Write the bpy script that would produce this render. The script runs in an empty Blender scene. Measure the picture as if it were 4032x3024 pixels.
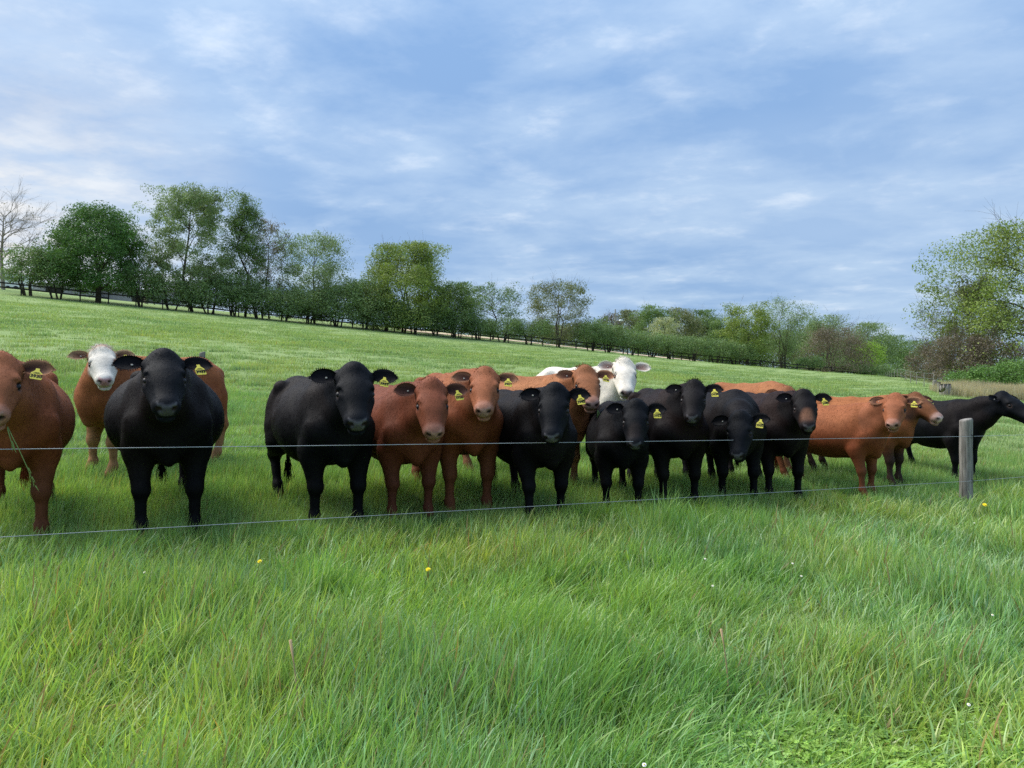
import bpy, math, random
import numpy as np
from mathutils import Vector, Matrix

# ------------------------------------------------------------------ scene, camera, sky, sun, exposure
scene = bpy.context.scene
COL = scene.collection
F = 769.0            # focal length in pixels of a 1024 wide picture
HV = 393.5           # row of the horizon
EYE = 1.5

cam_d = bpy.data.cameras.new('camera')
cam_d.sensor_width = 36.0
cam_d.lens = 36.0 * F / 1024.0
cam_d.shift_y = (HV - 384.0) / 1024.0
cam_d.clip_start = 0.05
cam_d.clip_end = 6000.0
cam = bpy.data.objects.new('camera', cam_d)
COL.objects.link(cam)
cam.location = (0, 0, EYE)
cam.rotation_euler = (math.radians(90), 0, 0)
scene.camera = cam

SUN_AZ = math.radians(-75)      # from +Y towards -X
SUN_EL = math.radians(56)

world = bpy.data.worlds.new('World')
scene.world = world
world.use_nodes = True
wn = world.node_tree
wn.nodes.clear()
def N(tree, typ, **kw):
    n = tree.nodes.new(typ)
    for k, v in kw.items():
        if k == 'inp':
            for kk, vv in v.items():
                n.inputs[kk].default_value = vv
        else:
            setattr(n, k, v)
    return n
def math_n(tree, op, a, b=None, clamp=False):
    n = tree.nodes.new('ShaderNodeMath'); n.operation = op; n.use_clamp = clamp
    for i, v in enumerate((a, b)):
        if v is None: continue
        if isinstance(v, (int, float)): n.inputs[i].default_value = v
        else: tree.links.new(v, n.inputs[i])
    return n.outputs[0]
def mixc(tree, fac, a, b, blend='MIX'):
    n = tree.nodes.new('ShaderNodeMix'); n.data_type = 'RGBA'; n.blend_type = blend
    for i, v in ((0, fac), (6, a), (7, b)):
        if isinstance(v, (int, float)): n.inputs[i].default_value = v
        elif isinstance(v, tuple): n.inputs[i].default_value = (v + (1.0,)) if len(v) == 3 else v
        else: tree.links.new(v, n.inputs[i])
    return n.outputs[2]
def ramp(tree, fac, stops):
    n = tree.nodes.new('ShaderNodeValToRGB')
    e = n.color_ramp.elements
    while len(e) < len(stops): e.new(0.5)
    for el, (p, c) in zip(e, stops):
        el.position = p
        el.color = (c, c, c, 1) if isinstance(c, (int, float)) else (tuple(c) + (1,))
    tree.links.new(fac, n.inputs[0])
    return n.outputs[0]
def noise(tree, vec, scale, detail=4, rough=0.55, dist=0.0):
    n = tree.nodes.new('ShaderNodeTexNoise')
    n.inputs['Scale'].default_value = scale; n.inputs['Detail'].default_value = detail
    n.inputs['Roughness'].default_value = rough; n.inputs['Distortion'].default_value = dist
    if vec is not None: tree.links.new(vec, n.inputs['Vector'])
    return n.outputs['Fac']

BG = 0.1
EXPO = 1.78            # the phone exposed for the grass and dark cattle
SKYK = 2 ** -EXPO
sky = N(wn, 'ShaderNodeTexSky', sky_type='NISHITA', sun_disc=False)
sky.sun_elevation = SUN_EL
sky.sun_rotation = SUN_AZ
tc = N(wn, 'ShaderNodeTexCoord')
sep = N(wn, 'ShaderNodeSeparateXYZ'); wn.links.new(tc.outputs['Generated'], sep.inputs[0])
zc = math_n(wn, 'MAXIMUM', sep.outputs['Z'], 0.0)
den = math_n(wn, 'ADD', zc, 0.11)
px_ = math_n(wn, 'DIVIDE', sep.outputs['X'], den)
py_ = math_n(wn, 'DIVIDE', sep.outputs['Y'], den)
comb = N(wn, 'ShaderNodeCombineXYZ'); wn.links.new(px_, comb.inputs[0]); wn.links.new(py_, comb.inputs[1])
mp = N(wn, 'ShaderNodeMapping'); wn.links.new(comb.outputs[0], mp.inputs[0])
mp.inputs['Rotation'].default_value = (0, 0, math.radians(28)); mp.inputs['Scale'].default_value = (1.0, 1.12, 1.0)
mp.inputs['Location'].default_value = (3.1, 1.7, 0.0)
P = mp.outputs[0]
n_big = noise(wn, P, 0.45, 5, 0.5, 0.2)
n_mid = noise(wn, P, 1.6, 8, 0.58, 0.15)
n_wisp = noise(wn, P, 4.0, 9, 0.62, 0.1)
el_up = ramp(wn, sep.outputs['Z'], [(0.0, 0.0), (0.45, 1.0)])
def C(r, g, b): return (r / BG * SKYK, g / BG * SKYK, b / BG * SKYK)
layer = mixc(wn, ramp(wn, n_big, [(0.36, 0.0), (0.64, 1.0)]), C(0.245, 0.415, 0.705), C(0.40, 0.565, 0.82))
mid_f = math_n(wn, 'MULTIPLY', ramp(wn, n_mid, [(0.40, 0.0), (0.72, 1.0)]), 0.70)
layer = mixc(wn, mid_f, layer, C(0.64, 0.785, 0.95))
wis_a = ramp(wn, n_wisp, [(0.50, 0.0), (0.72, 1.0)])
wis_b = ramp(wn, n_mid, [(0.46, 0.0), (0.62, 1.0)])
wis = math_n(wn, 'MULTIPLY', math_n(wn, 'MULTIPLY', wis_a, wis_b), 0.6)
layer = mixc(wn, wis, layer, C(0.86, 0.93, 1.02))
# thin overcast is brighter overhead than near the horizon
layer = mixc(wn, 1.0, layer, ramp(wn, sep.outputs['Z'], [(0.0, 0.92), (0.20, 0.95), (0.42, 1.08), (1.0, 1.5)]), 'MULTIPLY')
col = mixc(wn, 0.94, sky.outputs[0], layer)
# the low sun shining through thin cloud on the left
sd = Vector((math.sin(math.radians(-36)) * math.cos(math.radians(6)), math.cos(math.radians(-36)) * math.cos(math.radians(6)), math.sin(math.radians(6))))
dt = N(wn, 'ShaderNodeVectorMath', operation='DOT_PRODUCT'); dt.inputs[1].default_value = sd
wn.links.new(tc.outputs['Generated'], dt.inputs[0])
glow = ramp(wn, dt.outputs['Value'], [(0.94, 0.0), (0.985, 0.45), (1.0, 1.0)])
glow = math_n(wn, 'MULTIPLY', glow, ramp(wn, n_wisp, [(0.36, 0.35), (0.62, 1.0)]))
col = mixc(wn, glow, col, C(1.02, 0.985, 0.93))
bg = N(wn, 'ShaderNodeBackground'); bg.inputs[1].default_value = BG
wn.links.new(col, bg.inputs[0])
wo = N(wn, 'ShaderNodeOutputWorld'); wn.links.new(bg.outputs[0], wo.inputs[0])

sun_d = bpy.data.lights.new('sun', 'SUN')
sun_d.energy = 1.5
sun_d.angle = math.radians(50)
sun_d.color = (1.0, 0.95, 0.87)
sun = bpy.data.objects.new('sun', sun_d); COL.objects.link(sun)
sv = Vector((math.sin(SUN_AZ) * math.cos(SUN_EL), math.cos(SUN_AZ) * math.cos(SUN_EL), math.sin(SUN_EL)))
sun.rotation_euler = sv.to_track_quat('Z', 'Y').to_euler()
sun.location = (0, 0, 60)

vs = scene.view_settings
scene.display_settings.display_device = 'sRGB'
vs.view_transform = 'Standard'
try: vs.look = 'None'
except Exception: pass
vs.exposure = EXPO; vs.gamma = 1.0; vs.use_curve_mapping = False
scene.render.engine = 'CYCLES'
cy = scene.cycles
cy.max_bounces = 6; cy.diffuse_bounces = 2; cy.glossy_bounces = 2; cy.transmission_bounces = 3
cy.transparent_max_bounces = 4
cy.caustics_reflective = False; cy.caustics_refractive = False
cy.use_denoising = False
cy.use_adaptive_sampling = True; cy.adaptive_threshold = 0.007; cy.adaptive_min_samples = 64

# ------------------------------------------------------------------ helpers
def tag(o, label=None, category=None, group=None, kind=None):
    if label: o['label'] = label
    if category: o['category'] = category
    if group: o['group'] = group
    if kind: o['kind'] = kind
    return o
def mesh_obj(name, verts, faces, mat=None, parent=None, smooth=True, cols=None, extra=None):
    me = bpy.data.meshes.new(name)
    verts = np.asarray(verts, dtype=np.float32)
    if isinstance(faces, np.ndarray):
        nf, k = faces.shape
        me.vertices.add(len(verts)); me.vertices.foreach_set('co', verts.ravel())
        me.loops.add(nf * k); me.loops.foreach_set('vertex_index', faces.ravel().astype(np.int32))
        me.polygons.add(nf)
        me.polygons.foreach_set('loop_start', np.arange(0, nf * k, k, dtype=np.int32))
        me.update(calc_edges=True)
    else:
        me.from_pydata(verts.tolist(), [], faces)
    if smooth:
        me.polygons.foreach_set('use_smooth', np.ones(len(me.polygons), dtype=bool))
    if cols is not None:
        a = me.attributes.new('Col', 'FLOAT_COLOR', 'POINT')
        c4 = np.ones((len(verts), 4), np.float32); c4[:, :3] = cols
        a.data.foreach_set('color', c4.ravel())
    if extra:
        for k_, v_ in extra.items():
            a = me.attributes.new(k_, 'FLOAT', 'POINT'); a.data.foreach_set('value', np.asarray(v_, np.float32))
    me.update()
    if mat is not None: me.materials.append(mat)
    o = bpy.data.objects.new(name, me)
    COL.objects.link(o)
    if parent is not None: o.parent = parent
    return o
def thing(name, loc, label, category, group=None, rz=0.0):
    o = bpy.data.objects.new(name, None)
    o.empty_display_size = 0.2
    COL.objects.link(o)
    o.location = loc; o.rotation_euler = (0, 0, rz)
    return tag(o, label, category, group)
class MB:
    """collects simple shapes into one mesh"""
    def __init__(s): s.v = []; s.f = []; s.c = []
    def add(s, verts, faces, col=None):
        b = len(s.v); s.v.extend([tuple(p) for p in verts]); s.f.extend([tuple(i + b for i in f) for f in faces])
        if col is not None: s.c.extend([col] * len(verts))
    def box(s, c, d, rz=0.0, col=None, top=1.0):
        cx, cy_, cz = c; hx, hy, hz = d[0] / 2, d[1] / 2, d[2] / 2
        ca, sa = math.cos(rz), math.sin(rz); P_ = []
        for k in (-1, 1):
            q = top if k > 0 else 1.0
            for (a, b) in ((-1, -1), (1, -1), (1, 1), (-1, 1)):
                x, y = a * hx * q, b * hy * q
                P_.append((cx + x * ca - y * sa, cy_ + x * sa + y * ca, cz + k * hz))
        s.add(P_, [(3, 2, 1, 0), (4, 5, 6, 7), (0, 1, 5, 4), (1, 2, 6, 5), (2, 3, 7, 6), (3, 0, 4, 7)], col)
    def tube(s, pts, rads, n=6, col=None, cap=True):
        pts = [Vector(p) for p in pts]; V = []; Fc = []
        ref = Vector((0.31, 0.17, 0.93))
        for i, p in enumerate(pts):
            t = (pts[min(i + 1, len(pts) - 1)] - pts[max(i - 1, 0)])
            if t.length < 1e-9: t = Vector((0, 0, 1))
            t.normalize()
            a = t.cross(ref)
            if a.length < 1e-3: a = t.cross(Vector((1, 0, 0)))
            a.normalize(); b = t.cross(a)
            for k in range(n):
                an = 2 * math.pi * k / n
                V.append(p + (a * math.cos(an) + b * math.sin(an)) * rads[i])
        for i in range(len(pts) - 1):
            for k in range(n):
                k2 = (k + 1) % n
                Fc.append((i * n + k, i * n + k2, (i + 1) * n + k2, (i + 1) * n + k))
        if cap:
            Fc.append(tuple(range(n))[::-1]); Fc.append(tuple((len(pts) - 1) * n + k for k in range(n)))
        s.add(V, Fc, col)
    def build(s, name, mat, parent=None, smooth=False):
        return mesh_obj(name, s.v, s.f, mat, parent, smooth, np.array(s.c) if s.c else None)
def sstep(a, b, x):
    t = np.clip((x - a) / (b - a), 0, 1); return t * t * (3 - 2 * t)
def vnoise(x, y, seed=0, f=1.0):
    """cheap smooth 2d noise from rotated sines, about -1..1"""
    r = np.random.RandomState(seed); o = 0
    for i in range(7):
        a = r.rand() * 6.283; k = f * (0.6 + 1.1 * r.rand()); p = r.rand() * 6.283
        o = o + np.sin((x * math.cos(a) + y * math.sin(a)) * k + p + 1.3 * np.sin((x * math.sin(a) - y * math.cos(a)) * k * 0.7 + p * 2))
    return o / 4.2

# ------------------------------------------------------------------ ground
FP = np.array([5.67, 9.6]); FE = np.array([0.8754, 0.4834]); FN = np.array([-0.4834, 0.8754])
def sd_coords(x, y):
    return (x - FP[0]) * FE[0] + (y - FP[1]) * FE[1], (x - FP[0]) * FN[0] + (y - FP[1]) * FN[1]
def ground(x, y):
    x = np.asarray(x, float); y = np.asarray(y, float)
    s, d = sd_coords(x, y)
    sc = np.clip(s, -60, 60)
    z0 = -1.36 - np.where(sc < 0, 0.020 * sc, 0.008 * sc)
    zf = 10.2 - 0.0528 * (np.clip(s, -45, 190) + 17.6)
    t = np.clip(d / 90.0, 0, 1)
    p = 1.0 + 0.28 * sstep(-5, 45, s)
    z = z0 + (zf - z0) * np.power(t, p)
    z = z + np.where(d < 0, 0.055 * np.maximum(d, -40), 0.0)
    sl = np.maximum((zf - z0) / 90.0 * p * 1.30 + .004, .085)
    z = z + sl * 34.0 * np.tanh(np.maximum(d - 90, 0) / 34.0)
    bump = 0.018 * vnoise(x, y, 3, 1.9) + 0.02 * vnoise(x, y, 4, 0.6)
    far = 0.12 * vnoise(x, y, 5, 0.11) * sstep(12, 40, d)
    return z + bump + far + EYE
def gz(x, y): return float(ground(x, y))
def at(u, y):            # ground point seen in column u at depth y
    x = (u - 512.0) / F * y
    return Vector((x, y, gz(x, y)))
def zrow(v, y): return EYE + (HV - v) / F * y
def hedge(u):            # where column u meets the hedge line
    k = (u - 512.0) / F
    t = (83 * k + 55) / (136.5 - 67 * k)
    return (-55 + 136.5 * t, 83 + 67 * t)
# ------------------------------------------------------------------ materials
def new_mat(name):
    m = bpy.data.materials.new(name); m.use_nodes = True
    t = m.node_tree; t.nodes.clear()
    out = t.nodes.new('ShaderNodeOutputMaterial')
    return m, t, out
def principled(t, out, rough=0.8, spec=0.3):
    b = t.nodes.new('ShaderNodeBsdfPrincipled')
    b.inputs['Roughness'].default_value = rough
    b.inputs['Specular IOR Level'].default_value = spec
    if out: t.links.new(b.outputs[0], out.inputs[0])
    return b
def attr(t, name, typ='GEOMETRY'):
    n = t.nodes.new('ShaderNodeAttribute'); n.attribute_name = name; n.attribute_type = typ
    return n
def bump(t, h, strength, dist, b):
    n = t.nodes.new('ShaderNodeBump'); n.inputs['Strength'].default_value = strength; n.inputs['Distance'].default_value = dist
    t.links.new(h, n.inputs['Height']); t.links.new(n.outputs[0], b.inputs['Normal'])
def obj_coord(t):
    return t.nodes.new('ShaderNodeTexCoord').outputs['Object']

def mat_simple(name, c1, c2, scale=6.0, rough=0.8, spec=0.3, stretch=None, bstr=0.0, bdist=0.01):
    m, t, out = new_mat(name); b = principled(t, out, rough, spec)
    v = obj_coord(t)
    if stretch:
        mp_ = t.nodes.new('ShaderNodeMapping'); mp_.inputs['Scale'].default_value = stretch; t.links.new(v, mp_.inputs[0]); v = mp_.outputs[0]
    n = noise(t, v, scale, 5, 0.6)
    c = mixc(t, ramp(t, n, [(0.3, 0.0), (0.7, 1.0)]), c1, c2)
    t.links.new(c, b.inputs['Base Color'])
    if bstr: bump(t, n, bstr, bdist, b)
    return m

# coat: hair colour is stored per vertex, the material adds hair grain
def mat_coat():
    m, t, out = new_mat('cattle_coat'); b = principled(t, out, 0.46, 0.12)
    a = attr(t, 'Col'); w = attr(t, 'wet')
    v = obj_coord(t)
    mp_ = t.nodes.new('ShaderNodeMapping'); mp_.inputs['Scale'].default_value = (0.6, 1.0, 0.22); t.links.new(v, mp_.inputs[0])
    n1 = noise(t, mp_.outputs[0], 60, 4, 0.6, 0.4)
    n2 = noise(t, v, 7, 4, 0.6, 0.6)
    k = math_n(t, 'ADD', math_n(t, 'MULTIPLY', n1, 0.45), math_n(t, 'MULTIPLY', n2, 0.95))
    k = math_n(t, 'ADD', k, 0.30)
    kc = t.nodes.new('ShaderNodeCombineColor')
    for i in range(3): t.links.new(k, kc.inputs[i])
    t.links.new(mixc(t, 1.0, a.outputs['Color'], kc.outputs[0], 'MULTIPLY'), b.inputs['Base Color'])
    r = math_n(t, 'SUBTRACT', 0.66, math_n(t, 'MULTIPLY', w.outputs['Fac'], 0.34)); t.links.new(r, b.inputs['Roughness'])
    b.inputs['Sheen Weight'].default_value = 0.0; b.inputs['Sheen Roughness'].default_value = 0.5
    h = math_n(t, 'ADD', n1, math_n(t, 'MULTIPLY', n2, 1.6))
    bump(t, h, 0.30, 0.008, b)
    return m
M_COAT = mat_coat()
def mat_hair():
    m, t, out = new_mat('cattle_hair'); b = principled(t, out, 0.5, 0.06)
    a = attr(t, 'Col'); t.links.new(a.outputs['Color'], b.inputs['Base Color'])
    return m
M_HAIR = mat_hair()
def mat_flat(name, c, rough=0.5, spec=0.4, metal=0.0):
    m, t, out = new_mat(name); b = principled(t, out, rough, spec)
    n = noise(t, obj_coord(t), 40, 3)
    cc = mixc(t, n, tuple(x * 0.85 for x in c), tuple(min(1, x * 1.12) for x in c))
    t.links.new(cc, b.inputs['Base Color']); b.inputs['Metallic'].default_value = metal
    return m
M_EYE = mat_flat('eye_wet_black', (0.006, 0.005, 0.005), 0.42, 0.3)
M_TAG = mat_flat('tag_yellow_plastic', (0.62, 0.53, 0.06), 0.45, 0.4)
M_INK = mat_flat('tag_black_ink', (0.02, 0.02, 0.015), 0.6, 0.2)
M_STUD = mat_flat('stud_plastic', (0.30, 0.29, 0.25), 0.5, 0.3)

# grass blades: colour per blade, tint per clump
def mat_grass(name='grass_blade'):
    m, t, out = new_mat(name)
    a = attr(t, 'Col'); tint = attr(t, 'tint', 'INSTANCER')
    geo = t.nodes.new('ShaderNodeNewGeometry')
    n = noise(t, geo.outputs['Position'], 0.9, 4, 0.6)
    c = mixc(t, ramp(t, n, [(0.35, 0.0), (0.65, 1.0)]), (0.90, 1.0, 0.95), (1.12, 1.04, 0.85))
    c = mixc(t, 1.0, a.outputs['Color'], c, 'MULTIPLY')
    c = mixc(t, 1.0, c, tint.outputs['Color'], 'MULTIPLY')
    b = principled(t, None, 0.36, 0.5); t.links.new(c, b.inputs['Base Color'])
    tr = t.nodes.new('ShaderNodeBsdfTranslucent'); t.links.new(mixc(t, 1.0, c, (1.25, 1.25, 0.6), 'MULTIPLY'), tr.inputs[0])
    mx = t.nodes.new('ShaderNodeMixShader'); mx.inputs[0].default_value = 0.38
    t.links.new(b.outputs[0], mx.inputs[1]); t.links.new(tr.outputs[0], mx.inputs[2]); t.links.new(mx.outputs[0], out.inputs[0])
    return m
M_GRASS = mat_grass()

def mat_ground():
    m, t, out = new_mat('pasture_ground'); b = principled(t, out, 0.9, 0.1)
    geo = t.nodes.new('ShaderNodeNewGeometry'); p = geo.outputs['Position']
    mp_ = t.nodes.new('ShaderNodeMapping'); mp_.inputs['Rotation'].default_value = (0, 0, math.radians(-29)); mp_.inputs['Scale'].default_value = (0.6, 1.0, 1.0); t.links.new(p, mp_.inputs[0])
    nl = noise(t, mp_.outputs[0], 0.07, 4, 0.6); nm = noise(t, mp_.outputs[0], 0.45, 6, 0.7, 0.3); nf = noise(t, p, 7.0, 5, 0.7)
    c = mixc(t, ramp(t, nl, [(0.35, 0.0), (0.65, 1.0)]), (0.215, 0.305, 0.105), (0.265, 0.345, 0.135))
    c = mixc(t, math_n(t, 'MULTIPLY', ramp(t, nm, [(0.40, 0.0), (0.70, 1.0)]), 0.6), c, (0.320, 0.390, 0.180))
    c = mixc(t, math_n(t, 'MULTIPLY', ramp(t, nf, [(0.44, 0.0), (0.72, 1.0)]), 0.75), c, (0.115, 0.195, 0.046))
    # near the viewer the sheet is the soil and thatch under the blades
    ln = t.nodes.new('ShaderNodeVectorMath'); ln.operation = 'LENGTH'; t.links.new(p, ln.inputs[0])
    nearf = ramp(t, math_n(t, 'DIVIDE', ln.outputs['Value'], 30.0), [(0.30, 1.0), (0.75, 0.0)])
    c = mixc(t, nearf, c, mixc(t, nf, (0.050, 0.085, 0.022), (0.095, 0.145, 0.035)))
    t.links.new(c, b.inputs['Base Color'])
    bump(t, math_n(t, 'ADD', nf, math_n(t, 'MULTIPLY', nm, 2.0)), 0.8, 0.10, b)
    return m
M_GROUND = mat_ground()
M_BARK = mat_simple('tree_bark', (0.040, 0.032, 0.025), (0.105, 0.088, 0.070), 5.0, 0.9, 0.1, (3, 3, 0.6), 0.6, 0.05)
M_TWIG = mat_simple('twig_bark', (0.085, 0.066, 0.058), (0.150, 0.118, 0.102), 2.0, 0.9, 0.1)
M_TWIGP = mat_simple('pale_twig_bark', (0.20, 0.165, 0.14), (0.30, 0.26, 0.23), 2.0, 0.9, 0.1)
def mat_leaf():
    m, t, out = new_mat('leaf'); a = attr(t, 'Col')
    b = principled(t, None, 0.55, 0.25); t.links.new(a.outputs['Color'], b.inputs['Base Color'])
    tr = t.nodes.new('ShaderNodeBsdfTranslucent'); t.links.new(mixc(t, 1.0, a.outputs['Color'], (1.2, 1.25, 0.6), 'MULTIPLY'), tr.inputs[0])
    mx = t.nodes.new('ShaderNodeMixShader'); mx.inputs[0].default_value = 0.3
    t.links.new(b.outputs[0], mx.inputs[1]); t.links.new(tr.outputs[0], mx.inputs[2]); t.links.new(mx.outputs[0], out.inputs[0])
    return m
M_LEAF = mat_leaf()
M_POST = mat_simple('weathered_post_wood', (0.095, 0.085, 0.074), (0.38, 0.355, 0.32), 7.0, 0.9, 0.1, (6, 6, 0.5), 0.8, 0.012)
M_DARKWOOD = mat_simple('dark_creosoted_wood', (0.020, 0.018, 0.017), (0.050, 0.044, 0.040), 6.0, 0.85, 0.15, (1, 1, 1))
M_WIRE = mat_flat('galvanised_wire', (0.40, 0.42, 0.44), 0.5, 0.5, 0.3)
M_SAND = mat_simple('sand_track', (0.46, 0.36, 0.24), (0.62, 0.50, 0.36), 1.5, 0.95, 0.1)
M_SHED = mat_simple('grey_shed_cladding', (0.26, 0.24, 0.26), (0.34, 0.32, 0.34), 3.0, 0.7, 0.2)
M_ROOF = mat_simple('pale_roof_sheet', (0.52, 0.53, 0.55), (0.66, 0.67, 0.70), 2.0, 0.5, 0.3)
M_DARK = mat_flat('dark_rubber', (0.02, 0.02, 0.022), 0.7, 0.3)
M_GLASS = mat_flat('dark_window_glass', (0.03, 0.035, 0.045), 0.1, 0.5)
M_WHITE = mat_flat('white_paint', (0.75, 0.75, 0.74), 0.35, 0.4)
M_GREYP = mat_flat('grey_paint', (0.30, 0.31, 0.34), 0.35, 0.4)
M_STEM = mat_flat('green_stem', (0.16, 0.24, 0.06), 0.6, 0.3)
M_STRAW = mat_flat('dry_stem', (0.42, 0.30, 0.17), 0.7, 0.2)
M_PETY = mat_flat('yellow_petal', (0.85, 0.68, 0.02), 0.6, 0.2)
M_PETW = mat_flat('white_petal', (0.85, 0.83, 0.78), 0.6, 0.2)

# ------------------------------------------------------------------ ground sheet
def make_ground():
    rad = np.concatenate([[0.0], np.geomspace(0.6, 1800.0, 150)])
    na = 288
    an = np.linspace(0, 2 * np.pi, na, endpoint=False)
    X = rad[1:, None] * np.cos(an)[None, :]; Y = rad[1:, None] * np.sin(an)[None, :]
    X = np.concatenate([[0.0], X.ravel()]); Y = np.concatenate([[0.0], Y.ravel()])
    Z = ground(X, Y)
    V = np.stack([X, Y, Z], 1)
    Fc = []
    for k in range(na): Fc.append((0, 1 + k, 1 + (k + 1) % na))
    for i in range(len(rad) - 2):
        a = 1 + i * na; b = a + na
        for k in range(na):
            k2 = (k + 1) % na
            Fc.append((a + k, b + k, b + k2, a + k2))
    o = mesh_obj('ground', V, Fc, M_GROUND)
    tag(o, kind='structure', label='green grass ground of the sloping pasture and the verge')
make_ground()
# ------------------------------------------------------------------ cattle: one smooth body skin grown from a distance field
def surface_nets(D, org, h):
    S = D < 0
    c = np.zeros(np.array(D.shape) - 1, np.int8)
    offs = [(i, j, k) for i in (0, 1) for j in (0, 1) for k in (0, 1)]
    nx, ny, nz = c.shape
    for (i, j, k) in offs: c += S[i:i + nx, j:j + ny, k:k + nz]
    act = (c > 0) & (c < 8)
    idx = np.argwhere(act)
    vid = -np.ones(act.shape, np.int32); vid[act] = np.arange(len(idx))
    acc = np.zeros((len(idx), 3)); cnt = np.zeros(len(idx))
    val = {o: D[idx[:, 0] + o[0], idx[:, 1] + o[1], idx[:, 2] + o[2]] for o in offs}
    for o in offs:
        for ax in range(3):
            if o[ax] == 0:
                o2 = list(o); o2[ax] = 1; o2 = tuple(o2)
                a, b = val[o], val[o2]
                m = (a < 0) != (b < 0)
                t = a[m] / (a[m] - b[m])
                p = np.tile(np.array(o, float), (m.sum(), 1)); p[:, ax] += t
                acc[m] += p; cnt[m] += 1
    V = (idx + acc / cnt[:, None]) * h + org
    Fs = []
    for ax in range(3):
        a1, a2 = (ax + 1) % 3, (ax + 2) % 3
        sl0 = [slice(None)] * 3; sl1 = [slice(None)] * 3
        sl0[ax] = slice(0, -1); sl1[ax] = slice(1, None)
        x = S[tuple(sl0)] != S[tuple(sl1)]
        e = np.argwhere(x)
        ok = (e[:, a1] > 0) & (e[:, a2] > 0) & (e[:, a1] < D.shape[a1] - 1) & (e[:, a2] < D.shape[a2] - 1)
        e = e[ok]
        q = []
        for (d1, d2) in ((0, 0), (1, 0), (1, 1), (0, 1)):
            ee = e.copy(); ee[:, a1] -= (1 - d1); ee[:, a2] -= (1 - d2)
            q.append(vid[ee[:, 0], ee[:, 1], ee[:, 2]])
        q = np.stack(q, 1)
        ins = S[e[:, 0], e[:, 1], e[:, 2]]
        q[~ins] = q[~ins][:, ::-1]
        Fs.append(q)
    return V, np.concatenate(Fs)
class Field:
    def __init__(s, lo, hi, h):
        s.h = h; s.lo = np.array(lo, float)
        n = np.ceil((np.array(hi) - s.lo) / h).astype(int) + 1
        s.ax = [s.lo[i] + h * np.arange(n[i]) for i in range(3)]
        s.D = np.full(tuple(n), 1.0, np.float32)
    def win(s, lo, hi):
        sl = []
        for i in range(3):
            a = int(np.clip(np.floor((lo[i] - s.lo[i]) / s.h), 0, s.D.shape[i])); b = int(np.clip(np.ceil((hi[i] - s.lo[i]) / s.h) + 1, 0, s.D.shape[i]))
            sl.append(slice(a, b))
        g = np.meshgrid(s.ax[0][sl[0]], s.ax[1][sl[1]], s.ax[2][sl[2]], indexing='ij')
        return tuple(sl), np.stack(g, -1)
    def union(s, sl, d, k):
        a = s.D[sl]
        hh = np.maximum(k - np.abs(a - d), 0) / k
        s.D[sl] = np.minimum(a, d) - hh * hh * k * 0.25
    def cut(s, sl, d, k):
        a = s.D[sl]; b = -d
        hh = np.maximum(k - np.abs(a - b), 0) / k
        s.D[sl] = np.maximum(a, b) + hh * hh * k * 0.25
    def ell(s, c, r, k=0.06, R=None, cut=False, pw=2.0):
        c = np.array(c, float); r = np.array(r, float)
        ext = np.full(3, r.max()) if R is not None else r
        sl, P = s.win(c - ext - k * 1.5 - 0.03, c + ext + k * 1.5 + 0.03)
        if P.size == 0: return
        q = P - c
        if R is not None: q = q @ R      # columns of R are the local axes
        if pw != 2.0:                # squarer section: flat front, rounded edges
            d = ((np.abs(q / r) ** pw).sum(-1) ** (1 / pw) - 1) * r.min()
            s.union(sl, d.astype(np.float32), k); return
        k0 = np.linalg.norm(q / r, axis=-1); k1 = np.linalg.norm(q / (r * r), axis=-1)
        d = np.where(k1 > 1e-6, k0 * (k0 - 1) / np.maximum(k1, 1e-6), -r.min())
        (s.cut if cut else s.union)(sl, d.astype(np.float32), k)
    def cone(s, a, b, ra, rb, k=0.05):
        a = np.array(a, float); b = np.array(b, float); m = max(ra, rb) + k * 1.5 + 0.03
        sl, P = s.win(np.minimum(a, b) - m, np.maximum(a, b) + m)
        if P.size == 0: return
        ba = b - a; t = np.clip(((P - a) @ ba) / max(ba @ ba, 1e-9), 0, 1)
        d = np.linalg.norm(P - a - t[..., None] * ba, axis=-1) - (ra + (rb - ra) * t)
        s.union(sl, d.astype(np.float32), k)

COATS = {                       # base, sunburnt flank and lit topline tone, lower leg, face, muzzle pad, ear inside, ear rim
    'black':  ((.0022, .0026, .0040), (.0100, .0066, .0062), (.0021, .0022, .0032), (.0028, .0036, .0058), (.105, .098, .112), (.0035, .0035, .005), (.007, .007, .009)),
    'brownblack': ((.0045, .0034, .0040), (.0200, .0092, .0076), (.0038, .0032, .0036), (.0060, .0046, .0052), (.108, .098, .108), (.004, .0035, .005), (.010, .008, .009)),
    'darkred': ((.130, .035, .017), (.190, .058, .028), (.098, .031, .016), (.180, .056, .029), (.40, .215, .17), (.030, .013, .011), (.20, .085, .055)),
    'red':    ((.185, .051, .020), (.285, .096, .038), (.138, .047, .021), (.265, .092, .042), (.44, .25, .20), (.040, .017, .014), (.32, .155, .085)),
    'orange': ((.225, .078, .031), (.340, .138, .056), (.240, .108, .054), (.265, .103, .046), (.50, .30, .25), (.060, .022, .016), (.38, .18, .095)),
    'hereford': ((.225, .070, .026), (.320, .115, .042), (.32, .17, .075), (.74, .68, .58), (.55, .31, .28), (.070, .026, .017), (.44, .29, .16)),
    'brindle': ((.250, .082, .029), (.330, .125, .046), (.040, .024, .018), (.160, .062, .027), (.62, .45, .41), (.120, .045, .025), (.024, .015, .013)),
    'cream':  ((.68, .61, .50), (.74, .69, .59), (.50, .41, .33), (.74, .67, .56), (.24, .17, .15), (.20, .11, .09), (.78, .73, .63)),
}
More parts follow.
